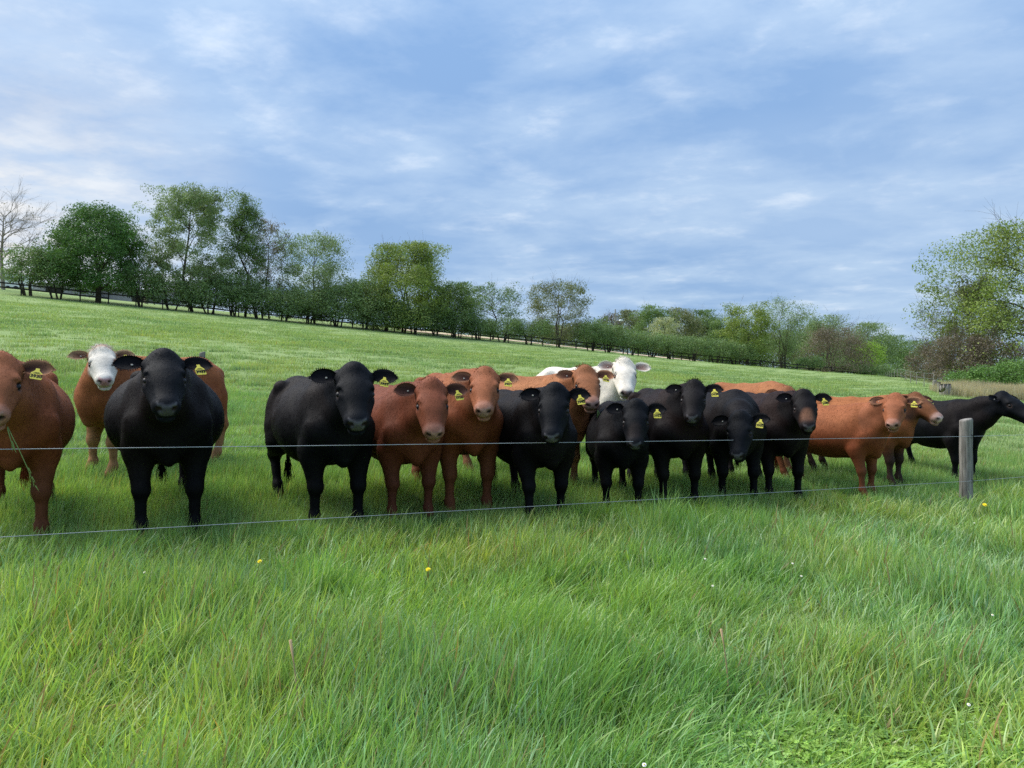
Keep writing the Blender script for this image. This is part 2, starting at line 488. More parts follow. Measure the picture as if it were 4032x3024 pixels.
def rot_cols(fwd, up):
    x = Vector(fwd).normalized(); z = Vector(up); y = z.cross(x).normalized(); z = x.cross(y).normalized()
    return np.array([[x[i], y[i], z[i]] for i in range(3)])
def snoise(P, seed, f):
    r = np.random.RandomState(seed); o = 0
    for i in range(9):
        k = r.normal(size=3); k = k / np.linalg.norm(k) * f * (0.5 + 1.2 * r.rand()); p = r.rand() * 6.28; k2 = r.normal(size=3) * f * 0.6
        o = o + np.sin(P @ k + p + 1.2 * np.sin(P @ k2 + p * 1.7))
    return o / 5.0

TAGSHAPE = [(-.012, .0), (.012, .0), (.014, -.022), (.036, -.046), (.039, -.054), (.039, -.098), (.034, -.106), (-.034, -.106), (-.039, -.098), (-.039, -.054), (-.036, -.046), (-.014, -.022)]
def text_mesh(txt, size):
    c = bpy.data.curves.new('digits', 'FONT'); c.body = txt; c.size = size; c.align_x = 'CENTER'; c.align_y = 'CENTER'
    c.offset = 0.0010; c.extrude = 0.0006; c.resolution_u = 2; c.space_character = 0.92
    o = bpy.data.objects.new('digits', c)
    me = bpy.data.meshes.new_from_object(o)
    bpy.data.objects.remove(o); bpy.data.curves.remove(c)
    return me

def make_cow(label, coat, feet, rel, poll, S=1.0, hs=1.0, fat=1.0, hrel=0.0, pitch=42.0, roll=0.0, res=0.016, seed=0,
             digits='', legs=None, tuft=0.5, hair=14000, ears=(0.0, 0.0), no_tag=False, tail_out=0.0, face_stop=None):
    rng = np.random.RandomState(100 + seed)
    C_ = COATS[coat]
    u, y = feet
    fx, fy = (u - 512) / F * y, y
    ac = math.atan2(-fx, fy)
    a = ac + math.radians(rel)
    fwd = np.array([math.sin(a), -math.cos(a)])
    rootxy = np.array([fx, fy]) - fwd * 0.52 * S
    rz = math.atan2(fwd[1], fwd[0])
    rzg = gz(*rootxy)
    root = thing('cow', (rootxy[0], rootxy[1], rzg), label, 'cow', 'young cattle lined up behind the wire fence', rz)
    def to_local(p):
        d = np.array([p[0] - rootxy[0], p[1] - rootxy[1]])
        left = np.array([-fwd[1], fwd[0]])
        return np.array([d @ fwd, d @ left, p[2] - rzg])
    def dir_local(d):
        left = np.array([-fwd[1], fwd[0]])
        return np.array([d[0] * fwd[0] + d[1] * fwd[1], d[0] * left[0] + d[1] * left[1], d[2]])
    def gl(lx, ly):
        left = np.array([-fwd[1], fwd[0]])
        w = rootxy + fwd * lx + left * ly
        return gz(*w) - rzg
    # head frame
    pu, pv, py = poll
    pw = np.array([(pu - 512) / F * py, py, zrow(pv, py)])
    ah = math.atan2(-pw[0], pw[1]) + math.radians(hrel)
    p_ = math.radians(pitch)
    hx = np.array([math.sin(ah) * math.cos(p_), -math.cos(ah) * math.cos(p_), -math.sin(p_)])
    hup = np.array([math.sin(ah) * math.sin(p_), -math.cos(ah) * math.sin(p_), math.cos(p_)])
    hy = np.cross(hup, hx)
    rr = math.radians(roll)
    hup = hup * math.cos(rr) + hy * math.sin(rr)
    hxl, hul = dir_local(hx), dir_local(hup)
    R = rot_cols(hxl, hul)
    H = hs
    top_local = np.array([-.06, 0, .108]) * H
    # highest point of the poll sits on the target
    O = to_local(pw) - np.array([0, 0, 1]) * (abs((R @ top_local)[2])) - 0.0
    HD = np.array([.94, 1.10, 1.0])            # head proportions: short and broad
    def hp(x, y_, z): return O + R @ (np.array([x, y_, z]) * HD * H)
    s = S
    lo = np.minimum(np.array([-1.0 * s, -.52 * s * max(fat, 1), -.2]), O - .62 * H); hi = np.maximum(np.array([.95 * s, .52 * s * max(fat, 1), 1.32 * s]), O + .62 * H)
    fd = Field(lo, hi, res)
    def E(c, r, k=.08): fd.ell(np.array(c) * s, np.array(r) * s, k * s)
    def Cn(p, q, ra, rb, k=.06): fd.cone(np.array(p) * s, np.array(q) * s, ra * s, rb * s, k * s)
    bw = .335 * fat
    E((-.04, 0, .815), (.64, bw, .345), .1)
    E((.10, 0, .74), (.44, bw * .94, .28), .1)
    E((.40, 0, .84), (.33, .245 * (.6 + .4 * fat), .365), .1)
    E((-.54, 0, .93), (.32, .25, .27), .1)
    for sg in (1, -1):
        Cn((-.44, sg * .185, 1.105), (-.76, sg * .10, 1.03), .058, .055, .045); Cn((-.44, sg * .185, 1.10), (-.46, sg * .20, 1.02), .05, .05, .05)
        E((.45, sg * .195 * (.7 + .3 * fat), .82), (.150, .085, .27), .05)
        E((-.58, sg * .170, .80), (.195, .115, .30), .055); fd.ell(np.array((-.26, sg * (bw + .035), 1.0)) * s, np.array((.14, .095, .12)) * s, .07 * s, None, True); Cn((.40, sg * .115, 1.13), (.60, sg * .205, .80), .055, .075, .04); E((.63, sg * .165, .76), (.07, .07, .085), .04)
    Cn((.44, 0, 1.135), (-.10, 0, 1.11), .065, .07, .08); Cn((-.10, 0, 1.11), (-.62, 0, 1.14), .07, .055, .08)
    E((.52, 0, .74), (.16, .21, .22), .08); E((.65, 0, .66), (.12, .125, .16), .08); E((.67, 0, .525), (.06, .040, .06), .05)
    # legs
    lg = legs or [(rng.uniform(-.04, .05), 0) for _ in range(4)]
    hooves = []
    for i, (sx, sg) in enumerate((('f', 1), ('f', -1), ('h', 1), ('h', -1))):
        dx, dy = lg[i]
        if sx == 'f':
            ft = np.array([.52 + dx, sg * .175 + dy]); g = gl(ft[0] * s, ft[1] * s) / s
            Cn((.58, sg * .17, .72), (.49, sg * .185, .57), .105, .10, .08)
            kn = (.525 + dx * .55, sg * .178 + dy * .5, .335 + g * .5)
            Cn((.48, sg * .185, .60), kn, .112, .054, .05); E((kn[0] + .004, kn[1] - sg * .006, kn[2]), (.062, .062, .072), .03)
            fe = (ft[0] + .0, ft[1], .125 + g); Cn(kn, fe, .044, .037, .025); E(fe, (.050, .047, .046), .02)
            Cn(fe, (ft[0] + .045, ft[1], .05 + g), .038, .046, .03)
            hooves.append((ft[0] + .055, ft[1], g))
        else:
            ft = np.array([-.64 + dx, sg * .17 + dy]); g = gl(ft[0] * s, ft[1] * s) / s
            Cn((-.50, sg * .175, .74), (-.47, sg * .195, .62), .13, .105, .08)
            hk = (-.735 + dx * .7, sg * .172 + dy * .6, .445 + g * .6)
            Cn((-.47, sg * .19, .63), hk, .105, .052, .06); Cn((-.73, sg * .14, .78), hk, .09, .052, .06)
            fe = (ft[0] - .01, ft[1], .135 + g); Cn(hk, fe, .047, .038, .025); E(fe, (.050, .047, .046), .02)
            Cn(fe, (ft[0] + .04, ft[1], .05 + g), .04, .047, .03)
            hooves.append((ft[0] + .05, ft[1], g))
    # neck
    nb1 = hp(-.02, 0, -.01); nb2 = hp(.03, 0, -.09)
    m1 = np.array([.47, 0, 1.0]) * s; m2 = np.array([.58, 0, .80]) * s
    mid1 = (m1 + nb1) / 2 + np.array([0, 0, .015 * s]); mid2 = (m2 + nb2) / 2 + np.array([0, 0, -.01])
    fd.cone(m1, mid1, .185 * s, .145 * s, .09 * s); fd.cone(mid1, nb1, .135 * s, .092 * H, .06 * s)
    fd.cone(m2, mid2, .195 * s, .145 * s, .10 * s); fd.cone(mid2, nb2, .14 * s, .085 * H, .06 * s)
    # head
    def HE(c, r, k=.03, cut=False): fd.ell(hp(*c), np.array(r) * HD * H, k * H, R, cut)
    def HQ(c, r, k=.03): fd.ell(hp(*c), np.array(r) * HD * H, k * H, R, False, 3.2)
    def HC(p, q, ra, rb, k=.03): fd.cone(hp(*p), hp(*q), ra * H * 1.08, rb * H * 1.08, k * H)
    HE((.05, 0, -.005), (.12, .098, .105), .05)
    HE((.13, 0, .026), (.165, .100, .064), .035); HQ((.135, 0, .034), (.150, .088, .056), .03)
    HE((-.045, 0, .042), (.06, .060, .062), .07)
    for sg in (1, -1):
        HC((-.040, 0, .050), (.0, sg * .085, .012), .046, .040, .05)
        HE((.160, sg * .092, .026), (.062, .030, .046), .025); HE((.145, sg * .088, .056), (.05, .026, .02), .02)
        HE((.11, sg * .062, -.065), (.14, .048, .095), .04)
        HC((.20, sg * .075, -.03), (.36, sg * .045, -.035), .045, .04, .03)
    HC((.15, 0, .010), (.385, 0, -.010), .078, .054, .04); HQ((.27, 0, .016), (.175, .056, .042), .03)
    HC((.12, 0, -.09), (.385, 0, -.075), .065, .048, .03)
    HE((.418, 0, -.022), (.064, .078, .072), .03)
    HE((.425, 0, -.090), (.056, .056, .034), .02)
    HE((.445, 0, .012), (.04, .06, .03), .02)
    for sg in (1, -1):
        HE((.178, sg * .116, .024), (.036, .022, .022), .012, True); HE((.195, sg * .100, .062), (.045, .016, .011), .015, True)
        HE((.476, sg * .042, .008), (.022, .019, .020), .008, True)
    HE((.47, 0, -.0715), (.07, .10, .006), .010, True)
    V, Q = surface_nets(fd.D, fd.lo, res)
    V = V + 0.0
    # relax the cell steps
    e = np.concatenate([Q[:, [0, 1]], Q[:, [1, 2]], Q[:, [2, 3]], Q[:, [3, 0]]])
    e = np.unique(np.sort(e, 1), axis=0)
    deg = np.bincount(e.ravel(), minlength=len(V))[:, None]
    for lam in (.5, -.45, .4):
        acc = np.zeros_like(V)
        np.add.at(acc, e[:, 0], V[e[:, 1]]); np.add.at(acc, e[:, 1], V[e[:, 0]])
        V = V + lam * (acc / np.maximum(deg, 1) - V)
    # uneven coat and muscle: a few millimetres
    mr_ = 1 - sstep(-.30, -.12, (V - O) @ R[:, 0] / H) * (np.linalg.norm(V - O, axis=1) < .6 * H)
    fold = sstep(.40, .62, V[:, 0] / s) * (1 - sstep(.95, 1.15, V[:, 2] / s)) * sstep(.45, .6, V[:, 2] / s)
    V = V + (.0055 * snoise(V * np.array([1.0, .55, .22]), seed + 23, 34.0) * fold * mr_)[:, None] * ((V - np.array([.3 * s, 0, .8 * s])) / (np.linalg.norm(V - np.array([.3 * s, 0, .8 * s]), axis=1)[:, None] + 1e-6))
    V = V + (.0045 * snoise(V, seed + 21, 9.0) + .0030 * snoise(V, seed + 22, 26.0))[:, None] * mr_[:, None] * ((V - np.array([0, 0, .8 * s])) / (np.linalg.norm(V - np.array([0, 0, .8 * s]), axis=1)[:, None] + 1e-6))
    # colours of the hair
    hl = (V - O) @ R / H / HD
    ishead = sstep(-.16, -.04, hl[:, 0]) * (np.linalg.norm(hl - np.array([.2, 0, 0]), axis=1) < .40) * sstep(-.24, -.15, hl[:, 2])
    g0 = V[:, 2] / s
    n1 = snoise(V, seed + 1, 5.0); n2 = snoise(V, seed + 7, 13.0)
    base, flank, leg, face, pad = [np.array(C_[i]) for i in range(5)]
    f = np.clip(.12 + .5 * n1 + .18 * n2 + .62 * sstep(.62, 1.12, g0), 0, 1)[:, None]  # patchy flank tone; height term paints the lit back into the coat
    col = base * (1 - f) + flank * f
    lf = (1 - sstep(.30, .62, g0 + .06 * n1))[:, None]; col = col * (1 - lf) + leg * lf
    ih = ishead[:, None]
    if coat in ('hereford',):
        # white blaze; brown at the sides of the poll, one brown eye patch
        w = sstep(-.10, .02, hl[:, 0]) * ishead
        side = sstep(.105, .125, np.abs(hl[:, 1]) + .012 * n2) * (1 - sstep(.06, .13, hl[:, 0]))
        patch = (1 - sstep(.045, .065, np.linalg.norm((hl - np.array([.17, .115, .02])) * np.array([.8, 1, 1]), axis=1) + .008 * n2))
        w = np.clip(w * (1 - side) * (1 - sstep(.105, .135, np.abs(hl[:, 1]))) * sstep(-.17, -.11, hl[:, 2]) - patch, 0, 1)[:, None]
        col = col * (1 - w) + face * (.9 + .12 * n2[:, None]) * w
    else:
        col = col * (1 - ih) + face * (1 + .14 * n2[:, None] + .1 * n1[:, None]) * ih
    if coat == 'brindle':
        dk = (sstep(.0, -.10, hl[:, 0] + .04 * n2) * ishead * (hl[:, 2] > 0) + sstep(.55, .1, np.abs(hl[:, 0] - .22) * 4 + .6 * n2) * ishead * .75)
        dk = np.clip(dk, 0, 1)[:, None]; col = col * (1 - dk) + np.array((.03, .018, .014)) * dk
    if face_stop is not None:      # paler patch of hair on the nose bridge
        bl = (1 - sstep(.04, .095, np.hypot((hl[:, 0] - .33) * .7, hl[:, 1]))) * ishead * (hl[:, 2] > -.02)
        bl = (bl * np.clip(.8 + .4 * n2, 0, 1))[:, None]; col = col * (1 - bl) + np.array(face_stop) * bl
    # bare nose pad, nostrils and lip
    nose = sstep(.428, .442, hl[:, 0]) * sstep(-.052, -.040, hl[:, 2]) * (1 - sstep(.036, .046, hl[:, 2])) * (1 - sstep(.034, .046, np.abs(hl[:, 1]) - .25 * (hl[:, 2] + .02))) * (np.abs(hl[:, 0]) < .6)
    nose = nose * (np.linalg.norm(hl - np.array([.44, 0, 0]), axis=1) < .16)
    ring = sstep(.36, .42, hl[:, 0] + .01 * n2) * (np.linalg.norm(hl - np.array([.43, 0, -.03]), axis=1) < .15)
    rc = pad * .55 + face * .45 if coat not in ('black', 'brownblack') else face * 1.6
    if coat in ('cream', 'hereford'): rc = face
    col = col * (1 - ring[:, None] * .7) + rc * ring[:, None] * .7
    col = col * (1 - nose[:, None]) + pad * (1 + .15 * n2[:, None]) * nose[:, None]
    nost = np.zeros(len(V))
    for sg in (1, -1):
        nost = np.maximum(nost, 1 - sstep(.016, .026, np.linalg.norm((hl - np.array([.472, sg * .042, .008])) * np.array([.6, 1, 1.25]), axis=1)))
    col = col * (1 - nost[:, None]) + np.array((.02, .012, .012)) * nost[:, None]
    # bare dark eyelid rim
    lid = np.zeros(len(V))
    for sg in (1, -1):
        lid = np.maximum(lid, 1 - sstep(.022, .036, np.linalg.norm((hl - np.array([.178, sg * .108, .022])) * np.array([.75, 1, 1.15]), axis=1)))
    lc = np.array((.03, .018, .015)) if coat not in ('cream', 'hereford') else np.array((.16, .09, .075))
    col = col * (1 - lid[:, None]) + lc * lid[:, None]
    col = np.clip(col, .0015, .95)
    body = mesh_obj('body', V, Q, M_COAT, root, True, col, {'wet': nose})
    # short coat hair standing on the skin
    me = body.data
    nrm = np.zeros(len(V) * 3, np.float32); me.vertices.foreach_get('normal', nrm); nrm = nrm.reshape(-1, 3)
    ar = np.linalg.norm(np.cross(V[Q[:, 2]] - V[Q[:, 0]], V[Q[:, 3]] - V[Q[:, 1]]), axis=1)
    fi = rng.choice(len(Q), hair, p=ar / ar.sum())
    w4 = rng.dirichlet((1, 1, 1, 1), hair)
    pos = (V[Q[fi]] * w4[..., None]).sum(1); nn = nrm[Q[fi[:]][:, 0]]; cc = (col[Q[fi]] * w4[..., None]).sum(1); hn = (hl[Q[fi]] * w4[..., None]).sum(1); hd = (ishead[Q[fi]] * w4).sum(1); nz_ = (nose[Q[fi]] * w4).sum(1)
    keep = (nz_ < .2) & (hn[:, 0] < .44) & (pos[:, 2] > .05)
    pos, nn, cc, hn, hd = pos[keep], nn[keep], cc[keep], hn[keep], hd[keep]
    m = len(pos)
    flow = np.tile(np.array([-.55, 0, -.8]), (m, 1)) + rng.normal(0, .45, (m, 3))
    hflow = (R @ np.array([.9, 0, .1])) + rng.normal(0, .55, (m, 3))
    flow = np.where(hd[:, None] > .5, hflow, flow)
    flow -= nn * (flow * nn).sum(1)[:, None]; flow /= np.linalg.norm(flow, axis=1)[:, None] + 1e-6
    L = rng.uniform(.014, .034, m)[:, None] * np.where(hd[:, None] > .5, np.where(hn[:, :1] < .06, .9, .5), 1.0)
    tip = pos + (flow * .95 + nn * rng.uniform(.05, .32, m)[:, None]) * L
    sd = np.cross(flow, nn); wd = .0013
    HV_ = np.stack([pos - sd * wd, pos + sd * wd, tip], 1).reshape(-1, 3)
    HF = np.arange(m * 3).reshape(-1, 3)
    hc = cc * rng.uniform(.93, 1.10, m)[:, None]
    coat_o = mesh_obj('coat_hair', HV_, HF, M_HAIR, root, False, np.repeat(hc, 3, 0))
    coat_o['kind'] = 'stuff'
    # tuft of longer hair on the poll
    if tuft > 0:
        k = int(520 * tuft) + 60
        px = rng.normal(-.035, .045, k); pyy = rng.normal(0, .040, k)
        b0 = np.stack([px, pyy, .055 + .068 * np.exp(-((px + .045) / .075) ** 2) * .62 - pyy ** 2 * 6], 1)
        dr = np.stack([rng.normal(.25, .5, k) - (px < -.05) * .9, rng.normal(0, .5, k) + pyy * 7, rng.uniform(.25, .8, k)], 1)
        dr /= np.linalg.norm(dr, axis=1)[:, None]
        ln = (rng.uniform(.018, .042, k) * (.55 + .75 * tuft))[:, None]
        b1 = b0 + dr * ln * .55; b2 = b1 + (dr + np.stack([rng.normal(.5, .5, k), rng.normal(0, .5, k), rng.normal(-.5, .4, k)], 1)) * ln * .5
        sdv = np.cross(dr, np.array([1., .3, 0])); sdv /= np.linalg.norm(sdv, axis=1)[:, None]; ww = .0018
        T = np.stack([b0 - sdv * ww, b0 + sdv * ww, b1 - sdv * ww * .8, b1 + sdv * ww * .8, b2], 1).reshape(-1, 3)
        T = (T * HD * H) @ R.T + O
        ii = np.arange(k)[:, None] * 5
        TF = [tuple(x) for x in np.concatenate([ii + np.array([[0, 1, 3]]), ii + np.array([[0, 3, 2]]), ii + np.array([[2, 3, 4]])]).tolist()]
        tc_ = (face if coat not in ('brindle',) else np.array((.03, .02, .018)))[None, :] * rng.uniform(.8, 1.35, k)[:, None]
        mesh_obj('forelock', T, TF, M_HAIR, root, False, np.repeat(np.clip(tc_, 0, .9), 5, 0))['kind'] = 'stuff'
    # ears
    ein, erim = np.array(C_[5]), np.array(C_[6])
    rimfull = coat in ('cream', 'hereford', 'orange', 'red')
    earf = {}
    for sg, drp in ((1, ears[0]), (-1, ears[1])):
        base_p = np.array([-.006, sg * .104, .022])
        out = np.array([-.06 + drp, sg * 1.0, .06]); out /= np.linalg.norm(out)
        fwd_e = np.array([.18, sg * .22, .95]); fwd_e -= out * (fwd_e @ out); fwd_e /= np.linalg.norm(fwd_e)
        wid = np.cross(out, fwd_e); wid /= np.linalg.norm(wid)
        if wid[0] < 0: wid = -wid                         # towards the nose
        Lh, nl, nw = .196, 16, 9
        G = []; cl = []
        for side in (0, 1):
            for i in range(nl):
                t = i / (nl - 1)
                w = max(.063 * math.sqrt(max(0, 1 - ((t - .56) / .47) ** 2)), .030 * (1 - t)) if t < 1 else .020
                for j in range(nw):
                    q = (j / (nw - 1)) * 2 - 1
                    cup = .034 * (1 - q * q) * (1 - .55 * t) + .012 * t
                    th = .0075 * (1 - q ** 4) * (1 - .3 * t)
                    sag = .010 * t * t
                    p = base_p + out * (Lh * (t - .05 * q * q * t ** 3)) + wid * (w * q + sag + .006 * t) - fwd_e * (cup - .02) - fwd_e * (th if side else 0)
                    G.append(p)
                    ed = max(abs(q) ** 3, t ** 5)
                    if side == 0:
                        m_ = min(1, ed * 1.15) if rimfull else min(1, ed * .6)
                        cl.append(ein * (1 - m_) + erim * m_)
                    else: cl.append(erim * .75 + (face if coat != 'hereford' else base) * .25)
        Fs = []; oth = nl * nw
        for i in range(nl - 1):
            for j in range(nw - 1):
                q = (i * nw + j, i * nw + j + 1, (i + 1) * nw + j + 1, (i + 1) * nw + j)
                Fs.append(q); Fs.append(tuple(x + oth for x in q[::-1]))
        rimi = [i * nw for i in range(nl)] + [(nl - 1) * nw + j for j in range(1, nw)] + [i * nw + nw - 1 for i in range(nl - 2, -1, -1)]
        for q0, q1 in zip(rimi[:-1], rimi[1:]): Fs.append((q0, q1, q1 + oth, q0 + oth))
        # fringe of hair round the rim
        cl = [np.array(c) for c in cl]
        G = [np.array(g_) for g_ in G]
        for _ in range(260):
            k = rng.randint(2, len(rimi) - 1); b = G[rimi[k]] + fwd_e * rng.uniform(-.006, .003); cen = base_p + out * (Lh * .5)
            d = b - cen; d = d - fwd_e * (d @ fwd_e) * .5; d /= np.linalg.norm(d); d = d + rng.normal(0, .35, 3); ln_ = rng.uniform(.005, .015)
            bb = len(G); tg = np.cross(d, fwd_e); tg /= np.linalg.norm(tg) + 1e-6
            G += [b - tg * .0018, b + tg * .0018, b + d * ln_]; cl += [erim * rng.uniform(.8, 1.2)] * 3; Fs.append((bb, bb + 1, bb + 2))
        for _ in range(90):       # hair inside the cup
            t = rng.uniform(.1, .8); q = rng.uniform(-.75, .75); i = int(t * (nl - 1)); j = int((q + 1) / 2 * (nw - 1)); b = G[i * nw + j]
            d = out * rng.uniform(.2, 1) + fwd_e * rng.uniform(.1, .6) + wid * rng.normal(0, .4); ln_ = rng.uniform(.012, .03)
            bb = len(G); G += [b - wid * .0014, b + wid * .0014, b + d * ln_]; cl += [(ein * .7 + erim * .3) * rng.uniform(.8, 1.3)] * 3; Fs.append((bb, bb + 1, bb + 2))
        G = (np.array(G) * H) @ R.T + O
        ear = mesh_obj('ear', G, Fs, M_HAIR, root, True, np.clip(np.array(cl), 0, .9))
        earf[sg] = (base_p, out, fwd_e, wid, ear)
        # button on the front of the ear
        sp = (base_p + out * .085 - fwd_e * .012 + wid * .008) * H @ R.T + O
        if sg < 0:
            mb = MB(); nf = R @ fwd_e
            mb.tube([sp - nf * .004, sp + nf * .009, sp + nf * .012], [.007 * H, .008 * H, .004 * H], 8)
            mb.build('ear_stud', M_STUD, ear)
    # eyes
    for sg in (1, -1):
        c = hp(.178, sg * .100, .022); n_ = 8; G = []; Fs = []
        for i in range(n_ + 1):
            th = math.pi * i / n_
            for j in range(12):
                ph = 2 * math.pi * j / 12
                G.append(c + R @ (np.array([.025 * math.sin(th) * math.cos(ph), .021 * math.cos(th) * 1.0, .019 * math.sin(th) * math.sin(ph)]) * H))
        for i in range(n_):
            for j in range(12): Fs.append((i * 12 + j, i * 12 + (j + 1) % 12, (i + 1) * 12 + (j + 1) % 12, (i + 1) * 12 + j))
        mesh_obj('eye', G, Fs, M_EYE, root, True)
    # yellow tag on the left ear (right in the picture)
    if not no_tag:
        base_p, out, fwd_e, wid, ear = earf[1]
        piv = (base_p + out * .105 - fwd_e * .006 + wid * .012) * H @ R.T + O
        nf = R @ (fwd_e + .2 * out); up = np.array([0, 0, 1.0]) * 1.0 - R @ wid * .35; up -= nf * (up @ nf); up /= np.linalg.norm(up)
        nf = nf / np.linalg.norm(nf); sdv = np.cross(up, nf)
        tw = math.radians(rng.uniform(-12, 14)); up, sdv = up * math.cos(tw) + sdv * math.sin(tw), sdv * math.cos(tw) - up * math.sin(tw)
        n_ = len(TAGSHAPE); G = []; K = .88
        for dz in (.004, .001):
            for (x, z) in TAGSHAPE: G.append(piv + (sdv * x + up * z) * K + nf * (dz + .012))
        Fs = [tuple(range(n_)), tuple(range(2 * n_ - 1, n_ - 1, -1))] + [(i, n_ + i, n_ + (i + 1) % n_, (i + 1) % n_) for i in range(n_)]
        tg = mesh_obj('ear_tag', G, Fs, M_TAG, root, False)
        if digits:
            me_t = text_mesh(digits, .036)
            dg = bpy.data.objects.new('digits', me_t); COL.objects.link(dg); dg.parent = tg
            cpos = piv + up * (-.078 * K) + nf * .0172
            Mx = Matrix([[sdv[i], up[i], nf[i], cpos[i]] for i in range(3)] + [[0, 0, 0, 1]])
            dg.matrix_local = Mx; me_t.materials.append(M_INK)
            # the small printed line above the number
            bar = MB()
            for zz, hw in ((-.050, .022), (-.041, .014)):
                cc_ = piv + up * zz * K + nf * .0170
                q = [cc_ + sdv * hw + up * .0018, cc_ - sdv * hw + up * .0018, cc_ - sdv * hw - up * .0018, cc_ + sdv * hw - up * .0018]
                bar.add(q, [(0, 1, 2, 3)])
            bar.build('printed_line', M_INK, tg)
    # hooves and tail
    for (hx_, hy_, g) in hooves:
        mb = MB()
        for c_ in (-1, 1):
            y0 = hy_ + c_ * .024
            mb.tube([((hx_ - .012) * s, y0 * s, (g - .005) * s), ((hx_ - .015) * s, y0 * s, (g + .028) * s), ((hx_ - .022) * s, y0 * s, (g + .055) * s)], [.031 * s, .029 * s, .022 * s], 8)
        mb.build('hoof', M_DARK, root)
    mb = MB(); tb = np.array([-.80, 0, 1.08]) * s
    sw = tail_out
    pts = [tb + np.array([.06, 0, .0]), tb + np.array([-.05, 0, -.03]) * s, tb + np.array([-.10, sw * .05, -.22]) * s, tb + np.array([-.10, sw * .14, -.50]) * s, tb + np.array([-.08, sw * .22, -.68]) * s]
    mb.tube(pts, [.045 * s, .034 * s, .022 * s, .016 * s, .018 * s], 8, col=tuple(base))
    for _ in range(70):
        b = np.array(pts[-1]) + rng.normal(0, .012, 3); d = np.array([rng.normal(0, .12), rng.normal(0, .12) + sw * .15, -1]); ln_ = rng.uniform(.12, .27) * s
        mb.add([b + np.array([0, .003, 0]), b - np.array([0, .003, 0]), b + d * ln_ * .6 - np.array([0, .002, 0]), b + d * ln_ * .6 + np.array([0, .002, 0]), b + d * ln_ + rng.normal(0, .02, 3)], [(0, 1, 2, 3), (3, 2, 4)], tuple(base * rng.uniform(.7, 1.4)))
    mb.build('tail', M_HAIR, root, True)
    return root, hp, R
